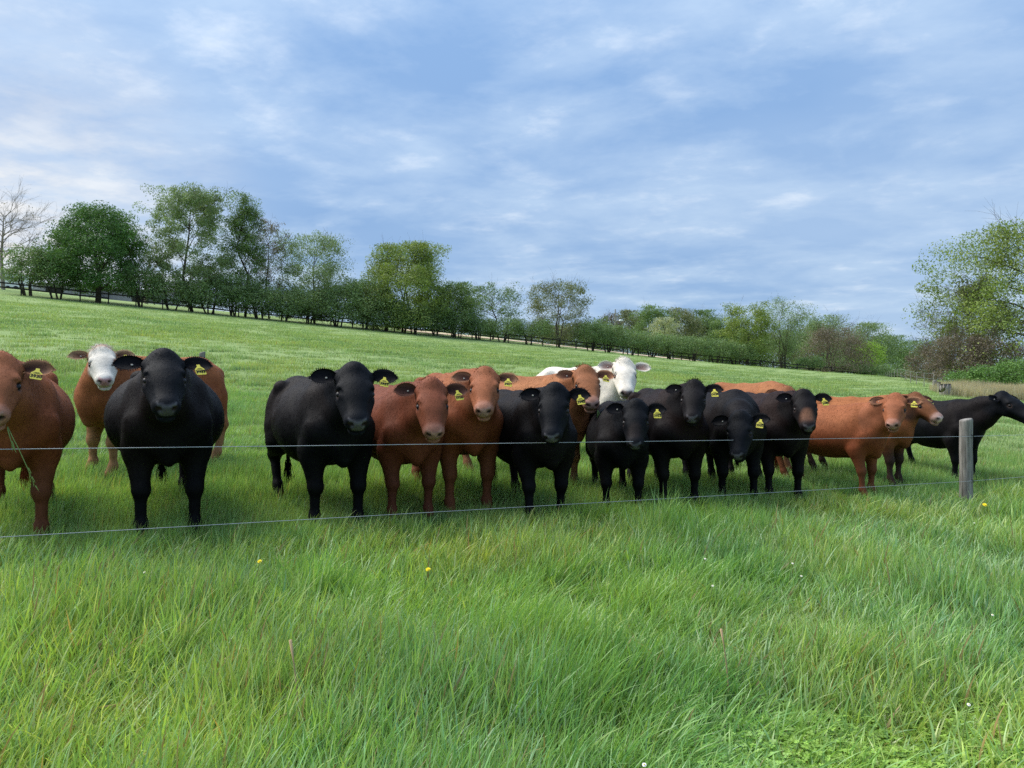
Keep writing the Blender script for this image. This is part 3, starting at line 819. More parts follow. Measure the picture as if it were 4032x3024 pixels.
# ------------------------------------------------------------------ the herd (feet: column, depth in metres; poll: column, row, depth)
COWS = [
 dict(label='red cow cut off by the left picture edge, green stalk in its mouth', coat='red', feet=(12, 5.35), rel=-4, poll=(-1, 353, 4.95), S=1.0, hs=1.02, fat=1.1, hrel=-6, pitch=41, res=.0155, digits='3930', tuft=.4, hair=30400),
 dict(label='red cow with a white face and a spiky tuft, standing behind the big black one', coat='hereford', feet=(104, 7.6), rel=-60, poll=(102, 346, 7.35), S=.98, hs=.93, fat=1.0, hrel=4, pitch=35, res=.0185, digits='3936', tuft=1.3, hair=20900, roll=-3),
 dict(label='very broad black cow seen straight on, the first black one from the left', coat='black', feet=(168, 5.75), rel=2, poll=(163.5, 350, 5.25), S=1.04, hs=1.02, fat=1.24, hrel=3, pitch=38, res=.0155, digits='3937', tuft=.08, hair=30400),
 dict(label='big black cow with grey scratches on its flank, next to the dark red one', coat='black', feet=(337, 6.3), rel=19, poll=(354, 363.5, 5.95), S=1.02, hs=1.10, fat=1.02, hrel=4, pitch=43, res=.0155, digits='3931', tuft=.12, hair=28500),
 dict(label='dark red cow with its head held low, beside a black one', coat='darkred', feet=(411, 6.75), rel=20, poll=(431, 379, 6.35), S=.96, hs=1.0, fat=1.0, hrel=5, pitch=49, res=.017, digits='3938', tuft=.45, hair=24700, tail_out=1.0),
 dict(label='tall red cow with tan back and pinkish nose, right of the dark red one', coat='red', feet=(469, 7.15), rel=18, poll=(485, 367.5, 6.85), S=1.06, hs=.98, fat=1.0, hrel=-2, pitch=39, res=.017, digits='3951', tuft=.6, hair=24700, ears=(.1, -.05)),
 dict(label='black cow with white specks on its nose bridge, before the white cow', coat='black', feet=(545, 7.0), rel=24, poll=(555, 384, 6.6), S=.98, hs=1.0, fat=1.02, hrel=-6, pitch=50, res=.017, digits='3942', tuft=.15, hair=24700),
 dict(label='orange red cow looking over a black back, dry grass hanging from its mouth', coat='orange', feet=(566, 8.55), rel=60, poll=(585, 366, 8.2), S=1.02, hs=1.04, fat=.95, hrel=12, pitch=39, res=.021, digits='3940', tuft=.9, hair=19000, legs=[(.0, 0), (.05, 0), (0, 0), (-.05, 0)]),
 dict(label='cream white cow with round pale ears behind the herd', coat='cream', feet=(614, 10.3), rel=50, poll=(624, 358.5, 9.9), S=1.06, hs=1.12, fat=1.0, hrel=5, pitch=41, res=.021, tuft=1.1, hair=20900, no_tag=True, roll=3),
 dict(label='small black cow with a brownish nose bridge below the white cow', coat='black', feet=(622, 7.6), rel=8, poll=(636, 400, 7.25), S=.89, hs=.92, fat=1.0, hrel=-2, pitch=51, res=.017, digits='3953', tuft=.15, hair=22800, face_stop=(.030, .021, .019)),
 dict(label='brownish black cow with ruffled poll hair, right of the white cow', coat='brownblack', feet=(679, 8.0), rel=20, poll=(694, 380.5, 7.7), S=1.0, hs=.93, fat=1.0, hrel=-4, pitch=41, res=.0185, digits='0934', tuft=.9, hair=20900),
 dict(label='black cow with its head lowered well below its shoulders', coat='black', feet=(738, 8.35), rel=24, poll=(741, 411.5, 7.75), S=.98, hs=.95, fat=1.0, hrel=-8, pitch=53, res=.0185, digits='3950', tuft=.1, hair=20900, roll=-6),
 dict(label='brownish black cow with a tan patch on its nose, in front of the orange backs', coat='brownblack', feet=(783, 8.75), rel=24, poll=(803.5, 390, 8.4), S=.99, hs=.95, fat=1.0, hrel=10, pitch=45, res=.0185, digits='3945', tuft=.3, hair=20900, face_stop=(.16, .075, .045)),
 dict(label='orange cow of which mostly the back shows behind two dark cows', coat='orange', feet=(776, 10.9), rel=48, poll=(787, 386.5, 10.6), S=1.0, hs=.95, fat=1.0, hrel=5, pitch=41, res=.022, tuft=.6, hair=13300, no_tag=True),
 dict(label='orange red cow standing side on at the right end with its face to the camera', coat='red', feet=(866, 9.5), rel=62, poll=(895.5, 393.5, 9.2), S=.90, hs=.95, fat=1.05, hrel=-6, pitch=39, res=.017, digits='3948', tuft=.3, hair=20900),
 dict(label='brindle faced cow looking right, half hidden behind the orange red one', coat='brindle', feet=(894, 10.4), rel=66, poll=(916, 392.5, 10.3), S=.95, hs=.96, fat=1.0, hrel=52, pitch=33, res=.021, digits='3955', tuft=.7, hair=15200),
 dict(label='black cow behind the wooden post, turning its head away to the right', coat='black', feet=(964, 11.0), rel=50, poll=(1003, 391.5, 10.6), S=.94, hs=1.04, fat=1.0, hrel=58, pitch=29, res=.021, tuft=.4, hair=19000, no_tag=True),
]
HERD = []
for i, c in enumerate(COWS):
    HERD.append(make_cow(seed=i, **c))
# ------------------------------------------------------------------ near fence: one post in view, two wires
def fence_pt(t):                      # metres along the fence from the post in view
    p = FP + FE * t
    return Vector((p[0], p[1], gz(*p)))
fence = thing('wire_fence', fence_pt(0), 'two strand galvanised wire fence with one round weathered wooden post', 'fence')
def post_mesh(seed, h=1.0, r=.085, sink=.35):
    rng = np.random.RandomState(seed); V = []; Fc = []; n = 18; zs = [-sink, -.05, .2, .45, .7, h - .03, h - .008, h]
    for i, z in enumerate(zs):
        for k in range(n):
            an = 2 * math.pi * k / n
            rr = r * (1 + .05 * math.sin(an * 2 + 1) + .025 * math.sin(an * 5 + seed) + .02 * rng.normal()) * (1.03 - .05 * z)
            if i == len(zs) - 1: rr *= .86
            V.append((rr * math.cos(an), rr * math.sin(an), z + (.012 * math.cos(an) if z > .9 * h else 0)))
    for i in range(len(zs) - 1):
        for k in range(n): Fc.append((i * n + k, i * n + (k + 1) % n, (i + 1) * n + (k + 1) % n, (i + 1) * n + k))
    b = len(V); V.append((0, 0, h - .004)); top = (len(zs) - 1) * n
    for k in range(n): Fc.append((top + k, top + (k + 1) % n, b))
    return V, Fc
for i, t in enumerate((0.0, -13.5, 13.5)):
    V, Fc = post_mesh(5 + i, 1.06, .074)
    o = mesh_obj('post', V, Fc, M_POST, fence, True)
    q = fence_pt(t) - fence_pt(0); o.location = q; o.rotation_euler = (math.radians(.8), math.radians(-.6), i)
def wire(h, h2, rad, sag, name='wire'):
    mb = MB(); pts = []; rng = np.random.RandomState(int(h * 100)); o = fence_pt(0)
    off = Vector((FN[0], FN[1], 0)) * -.084
    for k in range(61):
        t = -13.5 + 27.0 * k / 60; u = (k % 30) / 30.0 if k < 60 else 0
        z = o.z - EYE
        if t <= 0: zz = h - (h2[0] - h) * t / 13.5 + 0
        else: zz = h + (h2[1] - h) * t / 13.5
        zz -= sag * 4 * u * (1 - u)
        q = FP + FE * t
        pts.append(Vector((q[0] - FP[0], q[1] - FP[1], zz)) + off)
    mb.tube(pts, [rad] * len(pts), 6)
    return mb.build(name, M_WIRE, fence, True)
# heights over the foot of the post in view; the far ends follow the fall of the land
g0 = fence_pt(0).z; gl_, gr_ = fence_pt(-13.5).z - g0, fence_pt(13.5).z - g0
wire(.848, (.848 + .27, .848 + gr_), .0026, .012)
wire(.295, (.295 + .285, .295 + gr_), .0024, .0)
mb = MB()
for zz in (.848, .295):
    c = Vector((-FN[0] * -.0, 0, 0)) + Vector((FN[0], FN[1], 0)) * -.081 + Vector((0, 0, zz))
    mb.tube([c + Vector((FE[0], FE[1], 0)) * -.02 + Vector((0, 0, .02)), c + Vector((FN[0], FN[1], 0)) * -.012, c + Vector((FE[0], FE[1], 0)) * .02 - Vector((0, 0, .02))], [.004, .004, .004], 5)
mb.build('staple', M_DARK, fence)['kind'] = 'stuff'

# ------------------------------------------------------------------ grass: clumps of real blades, scattered as one object
def blade_clump(seed, n, radius, h0, h1, w0, w1, lean, seg=4, curl=.6, pal=None, dry=.03, leafy=0.0, seeds=0.0):
    rng = np.random.RandomState(seed); V = []; Fc = []; Cc = []
    for b in range(n):
        r = radius * math.sqrt(rng.rand()); a = rng.rand() * 6.283
        x, y = r * math.cos(a), r * math.sin(a)
        h = rng.uniform(h0, h1) * (1 - .25 * (r / radius) ** 2); w = rng.uniform(w0, w1)
        da = rng.rand() * 6.283
        d = np.array([math.cos(da), math.sin(da)]) * rng.uniform(.1, 1.0) * .55 + np.array(lean)
        k = rng.uniform(.25, 1.0) * curl
        fa = rng.rand() * 6.283; sx, sy = math.cos(fa), math.sin(fa)
        c = np.array(pal[rng.randint(len(pal))]) * rng.uniform(.78, 1.22)
        isdry = rng.rand() < dry
        if isdry: c = np.array((.36, .27, .13)) * rng.uniform(.7, 1.3)
        base = len(V); px, py, pz = x, y, -.02; ang = 0.05 + .15 * rng.rand()
        dn = np.linalg.norm(d) + 1e-6; dd = d / dn; bend = dn * (.35 + k)
        for i in range(seg + 1):
            t = i / seg
            ww = w * (1 - t ** 1.8) * .5 + .0003
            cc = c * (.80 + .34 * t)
            if i == seg:
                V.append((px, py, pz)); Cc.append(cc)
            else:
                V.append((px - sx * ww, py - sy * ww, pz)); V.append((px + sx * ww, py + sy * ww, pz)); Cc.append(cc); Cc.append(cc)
            st = (h + .02) / seg
            an = min(ang, 2.2)
            px += dd[0] * math.sin(an) * st; py += dd[1] * math.sin(an) * st; pz += math.cos(an) * st
            ang += bend * 1.5 / seg * (.5 + t)
        for i in range(seg):
            q = base + 2 * i
            if i < seg - 1: Fc.append((q, q + 1, q + 3, q + 2))
            else: Fc.append((q, q + 1, q + 2))
        if rng.rand() < seeds:     # flowering head: a few spikelets up the stalk
            for s_ in range(7):
                b2 = len(V); zz = pz - .012 * s_; aa = rng.rand() * 6.28
                e = (px + .007 * math.cos(aa), py + .007 * math.sin(aa), zz + .012)
                V += [(px - .0015, py, zz), (px + .0015, py, zz), e]; Cc += [np.array((.22, .24, .11))] * 3; Fc.append((b2, b2 + 1, b2 + 2))
    if leafy:
        for b in range(int(leafy)):
            r = radius * math.sqrt(rng.rand()); a = rng.rand() * 6.283; x, y = r * math.cos(a), r * math.sin(a); z = rng.uniform(.02, .12)
            c = np.array((.23, .38, .075)) * rng.uniform(.75, 1.3); s_ = rng.uniform(.005, .0105)
            for q in range(3):
                th = a + q * 2.09 + rng.normal(0, .2); cx, cy_ = x + s_ * .8 * math.cos(th), y + s_ * .8 * math.sin(th)
                b2 = len(V); ux, uy = math.cos(th) * s_, math.sin(th) * s_
                tz = rng.normal(.2, .35) * s_
                V += [(cx - ux * .8, cy_ - uy * .8, z), (cx - uy * .75, cy_ + ux * .75, z + tz * .5), (cx + ux * .8, cy_ + uy * .8, z + tz), (cx + uy * .75, cy_ - ux * .75, z + tz * .5)]
                Cc += [c] * 4; Fc.append((b2, b2 + 1, b2 + 2, b2 + 3))
    me = bpy.data.meshes.new('grass_clump'); me.from_pydata([tuple(map(float, v)) for v in V], [], Fc)
    a_ = me.attributes.new('Col', 'FLOAT_COLOR', 'POINT'); c4 = np.ones((len(V), 4), np.float32); c4[:, :3] = np.array(Cc); a_.data.foreach_set('color', c4.ravel())
    me.polygons.foreach_set('use_smooth', np.ones(len(me.polygons), dtype=bool))
    me.materials.append(M_GRASS)
    return bpy.data.objects.new('grass_clump', me)          # never linked: only read by the scatter below
def scatter(name, label, protos, P, rot, scl, idx, tint, tilt=None):
    """one object: points on the ground, each carrying a clump"""
    me = bpy.data.meshes.new(name); n = len(P)
    me.vertices.add(n); me.vertices.foreach_set('co', np.asarray(P, np.float32).ravel())
    e = np.zeros((n, 3), np.float32); e[:, 2] = rot
    if tilt is not None: e[:, :2] = tilt
    a = me.attributes.new('rot', 'FLOAT_VECTOR', 'POINT'); a.data.foreach_set('vector', e.ravel())
    a = me.attributes.new('scl', 'FLOAT_VECTOR', 'POINT'); a.data.foreach_set('vector', np.asarray(scl, np.float32).ravel())
    a = me.attributes.new('pick', 'INT', 'POINT'); a.data.foreach_set('value', np.asarray(idx, np.int32))
    a = me.attributes.new('tint', 'FLOAT_COLOR', 'POINT'); c4 = np.ones((n, 4), np.float32); c4[:, :3] = tint; a.data.foreach_set('color', c4.ravel())
    me.materials.append(M_GRASS)
    o = bpy.data.objects.new(name, me); COL.objects.link(o)
    tag(o, label, name.replace('_', ' '), None, 'stuff')
    ng = bpy.data.node_groups.new(name + '_scatter', 'GeometryNodeTree')
    ng.interface.new_socket('Geometry', in_out='INPUT', socket_type='NodeSocketGeometry')
    ng.interface.new_socket('Geometry', in_out='OUTPUT', socket_type='NodeSocketGeometry')
    gi = ng.nodes.new('NodeGroupInput'); go = ng.nodes.new('NodeGroupOutput')
    m2p = ng.nodes.new('GeometryNodeMeshToPoints'); ng.links.new(gi.outputs[0], m2p.inputs[0])
    iop = ng.nodes.new('GeometryNodeInstanceOnPoints'); ng.links.new(m2p.outputs[0], iop.inputs['Points'])
    g2i = ng.nodes.new('GeometryNodeGeometryToInstance')
    for p in reversed(protos):         # the joined inputs are numbered from the last link
        oi = ng.nodes.new('GeometryNodeObjectInfo'); oi.inputs['Object'].default_value = p
        ng.links.new(oi.outputs['Geometry'], g2i.inputs[0])
    ng.links.new(g2i.outputs[0], iop.inputs['Instance']); iop.inputs['Pick Instance'].default_value = True
    def na(nm, typ):
        q = ng.nodes.new('GeometryNodeInputNamedAttribute'); q.data_type = typ; q.inputs[0].default_value = nm; return q.outputs[0]
    ng.links.new(na('pick', 'INT'), iop.inputs['Instance Index'])
    e2r = ng.nodes.new('FunctionNodeEulerToRotation'); ng.links.new(na('rot', 'FLOAT_VECTOR'), e2r.inputs[0]); ng.links.new(e2r.outputs[0], iop.inputs['Rotation'])
    ng.links.new(na('scl', 'FLOAT_VECTOR'), iop.inputs['Scale'])
    ng.links.new(iop.outputs[0], go.inputs[0])
    md = o.modifiers.new('scatter', 'NODES'); md.node_group = ng
    return o
def wedge(rng, n, r0, r1, power=1.0, a0=-40, a1=40):
    """points in front of the camera, out to both sides a little past the picture"""
    r = np.sqrt(r0 ** 2 + (r1 ** 2 - r0 ** 2) * rng.rand(n)) if power == 1.0 else r0 * (r1 / r0) ** rng.rand(n)
    a = np.radians(rng.uniform(a0, a1, n))
    return r * np.sin(a), r * np.cos(a)
GREEN = [(.240, .390, .118), (.198, .360, .112), (.285, .428, .122), (.180, .332, .142), (.258, .410, .172), (.330, .452, .132), (.37, .46, .23)]
PAST = [(.250, .345, .135), (.215, .315, .120), (.285, .380, .150), (.230, .330, .155), (.315, .395, .185)]
LEAN = (.22, .05)
def make_grass():
    rng = np.random.RandomState(42)
    tall = [blade_clump(10 + i, 30, .15, .15, .40, .0065, .0140, LEAN, 5, 1.25, GREEN, .012, seeds=.03) for i in range(6)]
    fine = [blade_clump(20 + i, 42, .15, .10, .27, .0038, .0078, LEAN, 4, 1.3, GREEN, .015, seeds=.07) for i in range(4)]
    lush = [blade_clump(30 + i, 26, .10, .26, .44, .0070, .0125, (.30, .02), 6, 1.1, [(.205, .365, .092), (.245, .395, .100), (.18, .33, .112)], .01) for i in range(3)]
    low = [blade_clump(40 + i, 40, .17, .05, .16, .0025, .0048, LEAN, 3, .9, [(.23, .34, .075), (.26, .36, .09), (.19, .31, .07)], .07, leafy=85) for i in range(4)]
    # ---- verge on the camera side of the fence
    n = 18500
    X, Y = wedge(rng, n, 1.9, 15.0, 2, -60, 60)
    s, d = sd_coords(X, Y); k = (d < .25); X, Y = X[k], Y[k]; d = d[k]; n = len(X)
    z = ground(X, Y)
    lowm = sstep(.15, 1.25, (X - .6) * .7 + (3.5 - Y) * .9 + .40 * vnoise(X, Y, 11, 2.6))       # trodden, clover-rich corner
    hv = .88 + .34 * vnoise(X, Y, 12, 2.1) + .24 * vnoise(X, Y, 13, 5.5)
    hv = hv * (1 - .22 * sstep(-1.2, .1, d))
    hv = np.clip(hv, .45, 1.4) * .88 * (1 - .40 * lowm)
    pick = rng.randint(0, 6, n); q = rng.rand(n)
    lu = vnoise(X, Y, 14, 1.6)
    pick = np.where((q < .38), 6 + rng.randint(0, 4, n), pick)
    pick = np.where((lu > .30) & (q > .55), 10 + rng.randint(0, 3, n), pick)
    pick = np.where((rng.rand(n) < lowm * .62), 13 + rng.randint(0, 4, n), pick)
    w = np.where(Y > 6, 1 + (Y - 6) * .05, 1.0)
    scl = np.stack([w * rng.uniform(.9, 1.2, n), w * rng.uniform(.9, 1.2, n), hv * rng.uniform(.8, 1.2, n)], 1)
    t1 = vnoise(X, Y, 15, 1.2)[:, None]; t2 = vnoise(X, Y, 16, 3.4)[:, None]
    t3 = rng.normal(0, 1, (n, 1))
    tint = np.array([1.0, 1.0, 1.0]) + np.array([.30, .13, -.10]) * t1 + np.array([.14, .11, .08]) * t2 + np.array([.10, .09, .08]) * t3 + np.array([.34, .20, .08]) * lowm[:, None]
    scatter('verge_grass', 'long lush green grass on the near side of the wire fence', tall + fine + lush + low,
            np.stack([X, Y, z], 1), rng.normal(0, 1.05, n), scl, pick, tint, rng.normal(0, .13, (n, 2)))
    # ---- pasture: grazed grass, denser and taller by the fence
    near = [blade_clump(50 + i, 60, .20, .10, .22, .0035, .0065, LEAN, 4, 1.0, [(.235, .400, .130), (.200, .365, .118), (.275, .430, .146), (.215, .380, .156), (.32, .44, .19)], .015, seeds=.03) for i in range(5)]
    mid = [blade_clump(60 + i, 70, .42, .07, .17, .008, .014, LEAN, 3, .9, PAST, .02) for i in range(4)]
    far = [blade_clump(70 + i, 80, 1.0, .06, .15, .016, .030, LEAN, 2, .8, PAST, .02) for i in range(4)]
    R_ = []
    X1, Y1 = wedge(rng, 10500, 4.5, 18, 2, -50, 50); _, d = sd_coords(X1, Y1); k = (d >= .15); R_.append((X1[k], Y1[k], 0, 5))
    X2, Y2 = wedge(rng, 5200, 13, 45, 2, -42, 42); R_.append((X2, Y2, 5, 4))
    X3, Y3 = wedge(rng, 7500, 34, 150, 2, -40, 40); _, d = sd_coords(X3, Y3); k = d < 92; R_.append((X3[k], Y3[k], 9, 4))
    X = np.concatenate([r[0] for r in R_]); Y = np.concatenate([r[1] for r in R_]); n = len(X)
    pick = np.concatenate([r[2] + rng.randint(0, r[3], len(r[0])) for r in R_])
    _, d = sd_coords(X, Y); z = ground(X, Y)
    hv = np.clip(.85 + .35 * vnoise(X, Y, 21, 1.1) + .2 * vnoise(X, Y, 22, 3.0), .35, 1.5) * np.where(d < 4, 1.22 - .09 * d, .86)
    t1 = vnoise(X, Y, 23, .5)[:, None]; t2 = vnoise(X, Y, 24, 1.7)[:, None]
    tint = np.array([1.0, 1.0, 1.0]) + np.array([.18, .10, -.02]) * t1 + np.array([.14, .11, .10]) * t2 + np.array([.11, .10, .10]) * rng.normal(0, 1, (n, 1))
    dk = (rng.rand(n) < .06)[:, None]; tint = np.where(dk, tint * np.array([.50, .64, .58]), tint)
    tint = tint * (1 + .08 * sstep(6, 30, d))[:, None]
    scl = np.stack([rng.uniform(.85, 1.2, n), rng.uniform(.85, 1.2, n), hv], 1)
    scatter('pasture_grass', 'short grazed green grass of the sloping pasture', near + mid + far, np.stack([X, Y, z], 1), rng.normal(0, 1.0, n), scl, pick, tint)
make_grass()
# ------------------------------------------------------------------ trees: tapered trunk with limbs, crown of separate leaf faces
LEAFC = {'haw': [(.092, .148, .060), (.116, .178, .072), (.155, .215, .084)],
         'dark': [(.050, .108, .032), (.066, .136, .040), (.092, .168, .048)],
         'pale': [(.150, .205, .096), (.180, .235, .115), (.120, .170, .078)],
         'mid': [(.100, .158, .052), (.130, .190, .062), (.080, .130, .046)],
         'yellow': [(.165, .215, .050), (.195, .235, .062), (.125, .178, .046)],
         'olive': [(.135, .150, .068), (.160, .172, .080), (.110, .130, .062)],
         'lime': [(.190, .300, .038), (.225, .330, .048), (.155, .260, .038)],
         'brown': [(.130, .105, .080), (.155, .128, .100), (.108, .090, .070)],
         'blossom': [(.30, .31, .18), (.36, .36, .23), (.20, .23, .12)],
         'shrub': [(.095, .175, .044), (.120, .205, .050), (.070, .135, .042)]}
TREES_N = [0]
def tree(name, label, category, x, y, W, H, kind, leaf='mid', dens=1.0, size=.3, trunk_h=.25, stems=1, tr=None, seed=0, bark=None, group=None, shape='oval', gap=.0, sink=.1, twig=1.0, leanx=0.0, clump=.10):
    TREES_N[0] += 1
    size = size * .62
    rng = np.random.RandomState(500 + seed + TREES_N[0] * 7)
    z0 = gz(x, y)
    root = thing(name, (x, y, z0), label, category, group)
    tr = tr or H * .022
    mb = MB(); tips = []
    zc = H * (trunk_h + (1 - trunk_h) * .5); rx, rz_ = W / 2, H * (1 - trunk_h) / 2
    def env(z):          # half width of the crown at height z
        t = np.clip((z - H * trunk_h) / (H * (1 - trunk_h)), 0, 1)
        if shape == 'oval': return rx * np.sqrt(np.clip(1 - (2 * t - 1) ** 2, 0, 1)) ** .8
        if shape == 'dome': return rx * np.sqrt(np.clip(1 - t ** 2.2, 0, 1)) * (.78 + .22 * np.minimum(1, t * 5))
        if shape == 'vase': return rx * (.25 + .75 * t ** .7) * np.sqrt(np.clip(1 - ((t - .62) / .40).clip(0) ** 2, 0, 1))
        if shape == 'spire': return rx * (1 - t) ** .62 * (.6 + .4 * np.minimum(1, t * 4))
        return rx * np.sqrt(np.clip(1 - (2 * t - 1) ** 2, 0, 1))
    def grow(p, q, r0, r1, depth, n=5):
        p = np.array(p, float); q = np.array(q, float); L = np.linalg.norm(q - p)
        k = 4 if depth < 2 else 3
        pts = [p + (q - p) * t + rng.normal(0, L * .05, 3) * (0 < t < 1) + np.array([0, 0, L * .06 * math.sin(math.pi * t)]) for t in np.linspace(0, 1, k)]
        mb.tube(pts, list(np.linspace(r0, r1, k)), n if depth < 2 else 3, cap=False)
        return pts
    nl = {'dense': 14, 'airy': 20, 'bare': 26}[kind]
    for st in range(stems):
        a = rng.rand() * 6.28; sp = 0 if stems == 1 else tr * 1.8
        b = np.array([math.cos(a) * sp, math.sin(a) * sp, -sink])
        topz = H * (.82 if kind != 'dense' else .7) if shape != 'vase' else H * (.45 + .3 * rng.rand())
        lean = np.array([math.cos(a), math.sin(a)]) * (W * .17 if stems > 1 else W * .03) + np.array([leanx * W, 0])
        t_ = np.array([lean[0], lean[1], topz])
        pts = grow(b, t_, tr / math.sqrt(stems), tr * .12, 0, 7)
        P_ = np.array(pts)
        for l in range(max(4, nl // stems)):
            f = trunk_h * .7 + (1 - trunk_h * .7) * (l + rng.rand()) / max(4, nl // stems) * .98
            i = min(int(f * 3), 2); o = P_[i] + (P_[i + 1] - P_[i]) * (f * 3 - i)
            an = l * 2.4 + rng.rand() * 1.2
            rise = H * rng.uniform(.08, .24) * (1.3 if shape in ('vase', 'spire') else 1)
            zt = min(o[2] + rise, H * .98); e = max(env(zt), .1 * rx) * rng.uniform(.7, 1.02)
            q = np.array([math.cos(an) * e + leanx * W * zt / H, math.sin(an) * e, zt])
            r0 = tr * .38 * (1 - .6 * f) / math.sqrt(stems)
            br = np.array(grow(o, q, r0, r0 * .22, 1, 4))
            tips.append(q)
            for m in range({'dense': 3, 'airy': 5, 'bare': 7}[kind]):
                g = rng.uniform(.3, 1); j = min(int(g * 3), 2); o2 = br[j] + (br[j + 1] - br[j]) * (g * 3 - j)
                d = (q - o); d = d / np.linalg.norm(d) + rng.normal(0, .55, 3) + np.array([0, 0, .35 if kind != 'dense' else .1]); d /= np.linalg.norm(d)
                L2 = W * rng.uniform(.10, .22); q2 = o2 + d * L2
                grow(o2, q2, r0 * .4, r0 * .12, 2); tips.append(q2)
                if kind != 'dense':
                    for m2 in range(int({'airy': 3, 'bare': 6}[kind] * twig)):
                        o3 = o2 + (q2 - o2) * rng.uniform(.2, 1); d3 = d + rng.normal(0, .6, 3) + np.array([0, 0, .25]); d3 /= np.linalg.norm(d3)
                        q3 = o3 + d3 * L2 * rng.uniform(.4, .9); grow(o3, q3, max(r0 * .16, .008), max(r0 * .06, .005), 3); tips.append(q3)
    mb.build('trunk', bark or M_BARK, root, True)
    if dens > 0:
        pal = np.array(LEAFC[leaf]); tips = np.array(tips)
        n = int(dens * (7.0 if kind == 'dense' else 7.5) * W * H * (1 - trunk_h) / (size * size))
        n = min(n, 64000)
        # clump centres: through the crown volume, most towards its outside, and round the branch ends
        nc = int(max(26, min(170, 3.0 * (W / (2.6 * clump * W)) ** 2 * 6)))
        zz = H * trunk_h + max(H * (1 - trunk_h) - .95 * clump * W, .3 * H) * rng.beta(1.25, 1.1, nc); e = env(zz); an = rng.rand(nc) * 6.283; rr = np.sqrt(rng.uniform(.18, 1.0, nc))
        cen = np.stack([np.cos(an) * e * rr + leanx * W * zz / H, np.sin(an) * e * rr, zz], 1)
        if kind == 'airy': cen = np.concatenate([cen, tips[rng.choice(len(tips), min(len(tips), nc), replace=False)]])
        if gap > 0:
            m_ = snoise(cen, seed + 3, 5.0 / W * 1.6) > -1 + gap * 1.2; cen = cen[m_] if m_.sum() > 8 else cen
        ci = rng.randint(0, len(cen), n)
        sg = clump * W * rng.uniform(.5, 1.15, len(cen)) * (1.0 if kind == 'dense' else .85)
        off = rng.normal(0, 1, (n, 3)); off *= np.minimum(1, 1.55 / (np.linalg.norm(off, axis=1)[:, None] + 1e-6)); off *= np.array([1, 1, .72]) * sg[ci][:, None]
        c = cen[ci] + off
        c[:, 2] = np.maximum(c[:, 2], H * trunk_h * rng.uniform(.55, 1.05, n) + .1)
        nrm = off / (np.linalg.norm(off, axis=1)[:, None] + 1e-6) + rng.normal(0, .7, (n, 3)) + np.array([0, 0, .35]); nrm /= np.linalg.norm(nrm, axis=1)[:, None]
        t1 = np.cross(nrm, rng.normal(size=(n, 3))); t1 /= np.linalg.norm(t1, axis=1)[:, None] + 1e-6; t2 = np.cross(nrm, t1)
        c[:, 2] = np.where(c[:, 2] > H * 1.02, H * 1.02 - np.abs(rng.normal(0, .13, n)) * H, c[:, 2])
        s_ = size * rng.uniform(.22, .76, n)[:, None]
        V = np.stack([c - t1 * s_ - t2 * s_ * .3, c + t1 * s_ - t2 * s_ * .2, c + t2 * s_ * .75], 1).reshape(-1, 3)
        cv = rng.uniform(.8, 1.25, len(cen))[ci][:, None]
        col = pal[rng.randint(0, len(pal), len(cen))[ci]] * .6 + pal[rng.randint(0, len(pal), n)] * .4
        col = col * cv * rng.uniform(.8, 1.25, (n, 1)) * 1.25
        mesh_obj('crown', V, np.arange(n * 3).reshape(-1, 3), M_LEAF, root, False, np.repeat(col, 3, 0))
    return root
K = 1 / 2.16015          # picture columns and rows were measured on a 2212 pixel wide copy
def size_at(y, px): return px * K / F * y
def hedge_tree(name, label, cat, uc, w, vtop, kind, back=0.0, **kw):
    x, y = hedge(uc * K); x += FN[0] * back; y += FN[1] * back
    H = zrow(vtop * K, y) - gz(x, y)
    return tree(name, label, cat, x, y, size_at(y, w), H, kind, **kw)

G1 = 'tall trees standing in the hedge line'
hedge_tree('bare_tree', 'pale bare tree at the far left edge, behind the fence rail', 'tree', -8, 200, 425, 'bare', back=8, dens=.03, leaf='brown', size=.3, bark=M_TWIGP, trunk_h=.2, seed=1, group=G1)
hedge_tree('round_tree', 'big dense dark green tree with a rounded crown at left', 'tree', 212, 212, 440, 'dense', back=1, leaf='dark', dens=3.6, size=.34, trunk_h=.13, shape='dome', tr=.33, seed=2, group=G1, clump=.085)
hedge_tree('bare_tree', 'faint bare tree seen between the round dark tree and the tall pale one', 'tree', 332, 70, 505, 'bare', back=14, dens=0, bark=M_TWIGP, trunk_h=.25, seed=3, group=G1)
hedge_tree('airy_tree', 'tallest pale green airy tree, right of the round dark tree', 'tree', 418, 175, 405, 'airy', back=1.5, leaf='pale', dens=2.0, size=.30, trunk_h=.14, shape='oval', tr=.22, seed=4, group=G1, clump=.075)
hedge_tree('airy_tree', 'airy pointed green tree beside the tallest pale one', 'tree', 536, 125, 425, 'airy', back=2, leaf='mid', dens=1.15, size=.28, trunk_h=.12, shape='spire', tr=.18, seed=5, group=G1)
hedge_tree('airy_tree', 'thin brownish budding tree right of the pointed green one', 'tree', 592, 78, 468, 'airy', back=3, leaf='brown', dens=.55, size=.26, trunk_h=.2, tr=.13, seed=6, group=G1, bark=M_TWIG)
hedge_tree('airy_tree', 'pale open crowned tree left of the bushy yellow green one', 'tree', 688, 145, 510, 'airy', back=2, leaf='pale', dens=1.35, size=.29, trunk_h=.12, tr=.18, seed=7, group=G1)
hedge_tree('bushy_tree', 'large bushy yellow green tree in the middle of the hedge', 'tree', 878, 205, 533, 'airy', back=1.2, leaf='yellow', dens=2.6, size=.33, trunk_h=.04, shape='dome', stems=3, tr=.26, seed=8, group=G1, clump=.10)
